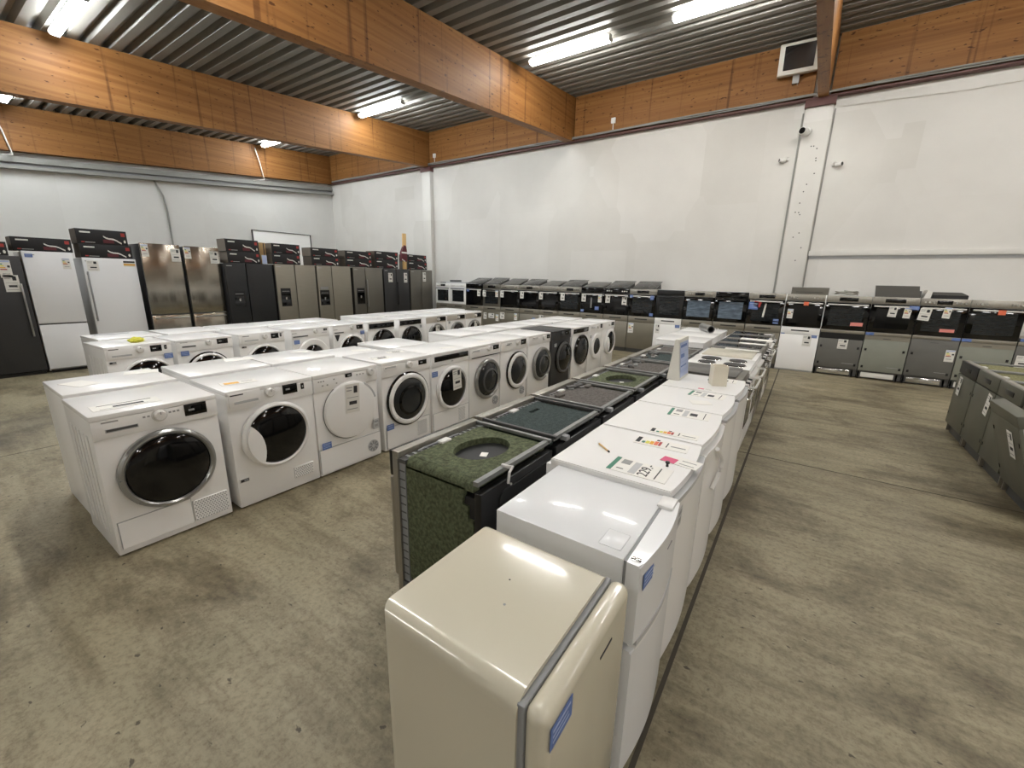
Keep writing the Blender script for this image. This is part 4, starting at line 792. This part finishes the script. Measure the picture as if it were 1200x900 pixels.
b.tube([((.16+.008*math.sin(k*.9))*math.cos(k*.35), (.10)*math.sin(k*.35), .012+.003*k*.35+.006*math.sin(k*1.3)) for k in range(60)], .009, 6, 'dsteel'); b.obj('coil', t)

# ------------------------------------------------------------------ fridge row (fronts face +x) and cartons on top
gF = 'tall fridges in the row along the left'
def shell(t, w, d, h, m, side=None):
    b = MB(); b.box(-w/2, w/2, .055, d, .03, h-.012, side or m, .004); b.box(-w/2+.02, w/2-.02, .03, d-.03, 0, .04, 'black'); b.obj('cabinet', t)
    b = MB(); b.box(-w/2+.006, w/2-.006, .04, .06, .05, h-.02, 'black'); b.obj('door_seal', t)
def fridge(label, X, y0, y1, h, m, split=None, seam=None, handle=None, tags=(), side='anth', d=.66, disp=None, vh=None, kind='fridge_freezer', logo=True):
    w = y1-y0-.012; t = root(kind, label, 'fridge', (X, (y0+y1)/2, 0), 90, gF); s = w/2; shell(t, w, d, h, m, side)
    L = lambda y: y-(y0+y1)/2
    doors = []
    if seam:
        sm = L(seam)
        for x0, x1 in ((-s, sm-.007), (sm+.007, s)):
            b = MB(); b.box(x0, x1, 0, .045, .06, h, m, .008); doors.append(b.obj('door', t))
    elif split:
        b = MB(); b.box(-s, s, 0, .045, split+.01, h, m, .008); doors.append(b.obj('upper_door', t))
        b = MB(); b.box(-s, s, 0, .045, .06, split-.012, m, .008); doors.append(b.obj('lower_door', t))
        b = MB(); b.box(-s+.01, s-.01, .012, .03, split-.012, split+.01, 'dgrey'); b.obj('grip_gap', t)
    else:
        b = MB(); b.box(-s, s, 0, .045, .06, h, m, .008); doors.append(b.obj('door', t))
    if logo: b = MB(); b.box(-s+.03, -s+.13, -.0012, .002, h-.06, h-.045, 'inkl'); b.obj('badge', doors[0])
    if disp:
        ya, yb, za, zb_ = disp; x0, x1 = L(ya), L(yb); b = MB(); b.holed([(x0-.008, za-.008), (x1+.008, za-.008), (x1+.008, zb_+.008), (x0-.008, zb_+.008)], [(x0, za), (x1, za), (x1, zb_-.1), (x0, zb_-.1)], 'y', -.006, .0, 'black')
        b.box(x0, x1, -.0005, .002, za, zb_-.1, 'gloss'); dp = b.obj('water_dispenser', doors[0])
        b = MB(); b.box((x0+x1)/2-.018, (x0+x1)/2+.018, -.012, .0, (za+zb_)/2-.05, (za+zb_)/2+.01, 'chrome', .006); b.box(x0+.02, x1-.02, -.0068, -.005, zb_-.06, zb_-.05, 'inkl'); b.obj('spout', dp)
    if handle:
        for hy, za, zb_, hm in handle:
            x = L(hy); b = MB(); b.box(x-.011, x+.011, -.05, -.03, za, zb_, hm, .006)
            for z in (za+.04, zb_-.04): b.box(x-.008, x+.008, -.035, .004, z-.012, z+.012, hm)
            b.obj('door_handle', doors[0])
    if vh:
        for z in vh: b = MB(); b.box(-s+.04, s-.02, -.02, .002, z-.012, z+.012, 'silver', .006); b.obj('door_handle', doors[-1])
    for y, z, cw, ch, stl in tags: card(doors[0] if not seam or L(y) < L(seam) else doors[1], {'blue': 'sticker', 'energy': 'energy_label'}.get(stl, 'price_tag'), L(y), z, cw, ch, -.003, 0, stl)
    return t
fridge('matt black tall fridge at the left picture edge with two white tags', -9.6, .60, 1.205, 1.76, 'anth', handle=((1.14, .59, 1.37, 'silver'),), tags=((1.03, 1.70, .12, .25, 'energy'), (1.06, 1.49, .15, .24, 'price')), kind='tall_fridge')
fridge('white two-door fridge freezer with blue sticker, between black and handled white fridge', -9.6, 1.215, 1.765, 1.84, 'cool', split=.76, side='white', tags=((1.29, 1.80, .08, .05, 'blue'), (1.67, 1.75, .09, .16, 'energy')))
fridge('white wide fridge with grey bar handle and black label strip at top', -9.6, 1.85, 2.53, 1.775, 'cool', handle=((1.885, .77, 1.56, 'grey'),), side='lgrey', tags=((1.97, 1.73, .14, .16, 'price'), (2.43, 1.74, .15, .09, 'bar')), kind='tall_fridge')
fridge('shiny steel tall fridge, left one of the bright pair', -9.5, 2.58, 3.16, 2.05, 'ssb', split=.83, vh=(.765,), tags=((2.645, 2.03, .1, .2, 'energy'), (3.08, 1.98, .14, .22, 'price')), logo=False)
fridge('shiny steel tall fridge, right one of the bright pair', -9.5, 3.20, 3.785, 2.04, 'ssb', split=.83, vh=(.765,), tags=((3.265, 2.02, .1, .2, 'energy'), (3.69, 1.97, .14, .22, 'price')), logo=False)
fridge('black steel double-door fridge with dispenser in its left door', -9.4, 3.80, 4.715, 1.77, 'anth2', seam=4.19, disp=(3.91, 4.10, .93, 1.23), kind='double_door_fridge')
fridge('champagne double-door fridge with black dispenser, right beside the black one', -9.4, 4.755, 5.675, 1.78, 'champ', seam=5.19, disp=(4.84, 5.04, .90, 1.27), kind='double_door_fridge')
fridge('champagne double-door fridge with steel ledge above its dispenser', -9.4, 5.70, 6.60, 1.785, 'champ', seam=6.08, disp=(5.75, 5.97, .89, 1.22), kind='double_door_fridge', tags=((5.86, 1.31, .2, .07, 'silver'),))
fridge('grey steel double-door fridge with long bar handle at its seam', -9.4, 6.66, 7.565, 1.775, 'dsteel', seam=7.02, disp=(6.75, 6.96, .88, 1.26), handle=((7.04, .8, 1.48, 'silver'),), kind='double_door_fridge')
fridge('dark grey double-door fridge with white tags high on both doors', -9.4, 7.60, 8.49, 1.77, 'anth', seam=8.025, handle=((8.045, .8, 1.43, 'black'),), tags=((7.82, 1.66, .14, .24, 'price'), (8.35, 1.67, .12, .26, 'price')), kind='double_door_fridge')
fridge('last grey steel double-door fridge beside the back pillar', -9.4, 8.53, 9.40, 1.765, 'dsteel', seam=8.96, tags=((9.07, 1.70, .12, .26, 'price'),), kind='double_door_fridge')
def carton(label, x, y0, y1, z, h=.195, d=.36):
    w = y1-y0; t = root('carton', label, 'box', (x, (y0+y1)/2, z), 90, 'black cartons on the fridges')
    b = MB(); b.box(-w/2, w/2, 0, d, 0, h, 'carton', .003); b.box(-w/2-.0006, -w/2+.01, .004, d-.004, .004, h-.004, 'cartons'); b.obj('box_body', t)
    b = MB(); q = lambda x0, x1, z0, z1, m: b.box(x0*w, x1*w, -.0012, .001, z0*h, z1*h, m)
    q(-.42, -.22, .74, .84, 'tag'); q(-.42, -.36, .10, .17, 'red'); q(-.35, -.16, .10, .15, 'inkl'); q(.38, .46, .62, .86, 'red'); q(-.0, .22, .12, .36, 'maroon')
    b.prism([(w*(-.0+.05*k)+.02*w, h*(.62-.05*math.sin(k*1.1)-.055*k)) for k in range(8)]+[(w*(.35-.05*k)+.02*w, h*(.52-.05*math.sin((7-k)*1.1)-.055*(7-k))) for k in range(8)], 'y', -.0014, .0, 'tag')
    b.lathe([(0, -.0016), (.014, -.0014), (.014, 0)], (w*.44, 0, h*.28), 'y', 12, 'tag', sz=1.7); b.obj('front_print', t); return t
for a in (('black carton cut off by the left picture edge, on the black fridge', -9.62, .55, 1.10, 1.762, .19), ('single black carton on the white two-door fridge', -9.62, 1.15, 1.78, 1.842, .195),
          ('lower black carton on the handled white fridge', -9.62, 1.86, 2.50, 1.777, .21), ('upper black carton on the handled white fridge, highest of all', -9.62, 1.85, 2.47, 1.988, .23),
          ('lower black carton on the black double-door fridge', -9.42, 3.89, 4.50, 1.772, .215), ('upper black carton on the black double-door fridge', -9.42, 3.88, 4.49, 1.988, .235),
          ('lower carton of the second pair, above the first champagne fridge', -9.42, 4.74, 5.35, 1.782, .215), ('upper carton of the second pair, in front of the white door', -9.42, 4.75, 5.36, 1.998, .205),
          ('lower carton on the champagne fridge with the steel ledge', -9.42, 5.62, 6.31, 1.787, .19), ('upper carton on the champagne fridge with the steel ledge', -9.42, 5.61, 6.30, 1.978, .195),
          ('lower carton on the bar handled grey fridge', -9.42, 6.48, 7.27, 1.787, .19), ('upper carton on the bar handled grey fridge', -9.42, 6.49, 7.26, 1.978, .185),
          ('lower carton left of the leaning board', -9.42, 7.36, 8.12, 1.777, .21), ('upper carton left of the leaning board', -9.42, 7.36, 8.13, 1.988, .215),
          ('lower carton right of the leaning board', -9.42, 8.47, 9.21, 1.772, .215), ('upper carton right of the leaning board', -9.42, 8.47, 9.19, 1.988, .19)): carton(*a)
t = root('kraft_carton', 'brown cardboard piece between the first two black carton stacks', 'box', (-9.5, 4.59, 2.0), 90)
b = MB(); b.box(-.075, .075, 0, .3, -.225, .2, 'kraft', .003); b.obj('box_body', t); b = MB(); b.box(.03, .05, -.002, .001, -.2, .19, 'ink'); b.box(-.075, -.05, -.001, .001, -.2, .19, 'cartons'); b.obj('tape', t)
t = root('leaflet_holder', 'small bluish leaflet standing on the black double-door fridge', 'leaflet', (-9.43, 4.585, 1.772), 90); b = MB(); b.box(-.05, .05, -.004, .004, 0, .18, 'lgrey', .002); b.obj('holder', t); b = MB(); b.box(-.042, .042, -.006, -.003, .01, .17, 'screen'); b.obj('leaflet', t)
t = root('wooden_board', 'upright pale wooden board with dark red wrap on the fridges', 'board', (-9.46, 8.385, 1.772), 90); t.rotation_euler = (0, R(1.5), R(90))
b = MB(); b.box(-.06, .06, -.02, .02, 0, .95, 'board', .003); b.obj('plank', t)
b = MB(); b.prism([(-.15, .22), (.05, .20), (.06, .45), (.03, .62), (-.04, .64), (-.13, .45)], 'y', -.05, .03, 'maroon'); b.box(-.135, .062, -.053, -.048, .42, .46, 'tag'); b.box(-.14, -.02, -.053, -.048, .22, .25, 'tag', rot=Matrix.Rotation(R(25), 4, 'Y'), at=(-.08, 0, .23)); b.obj('wrap', t)
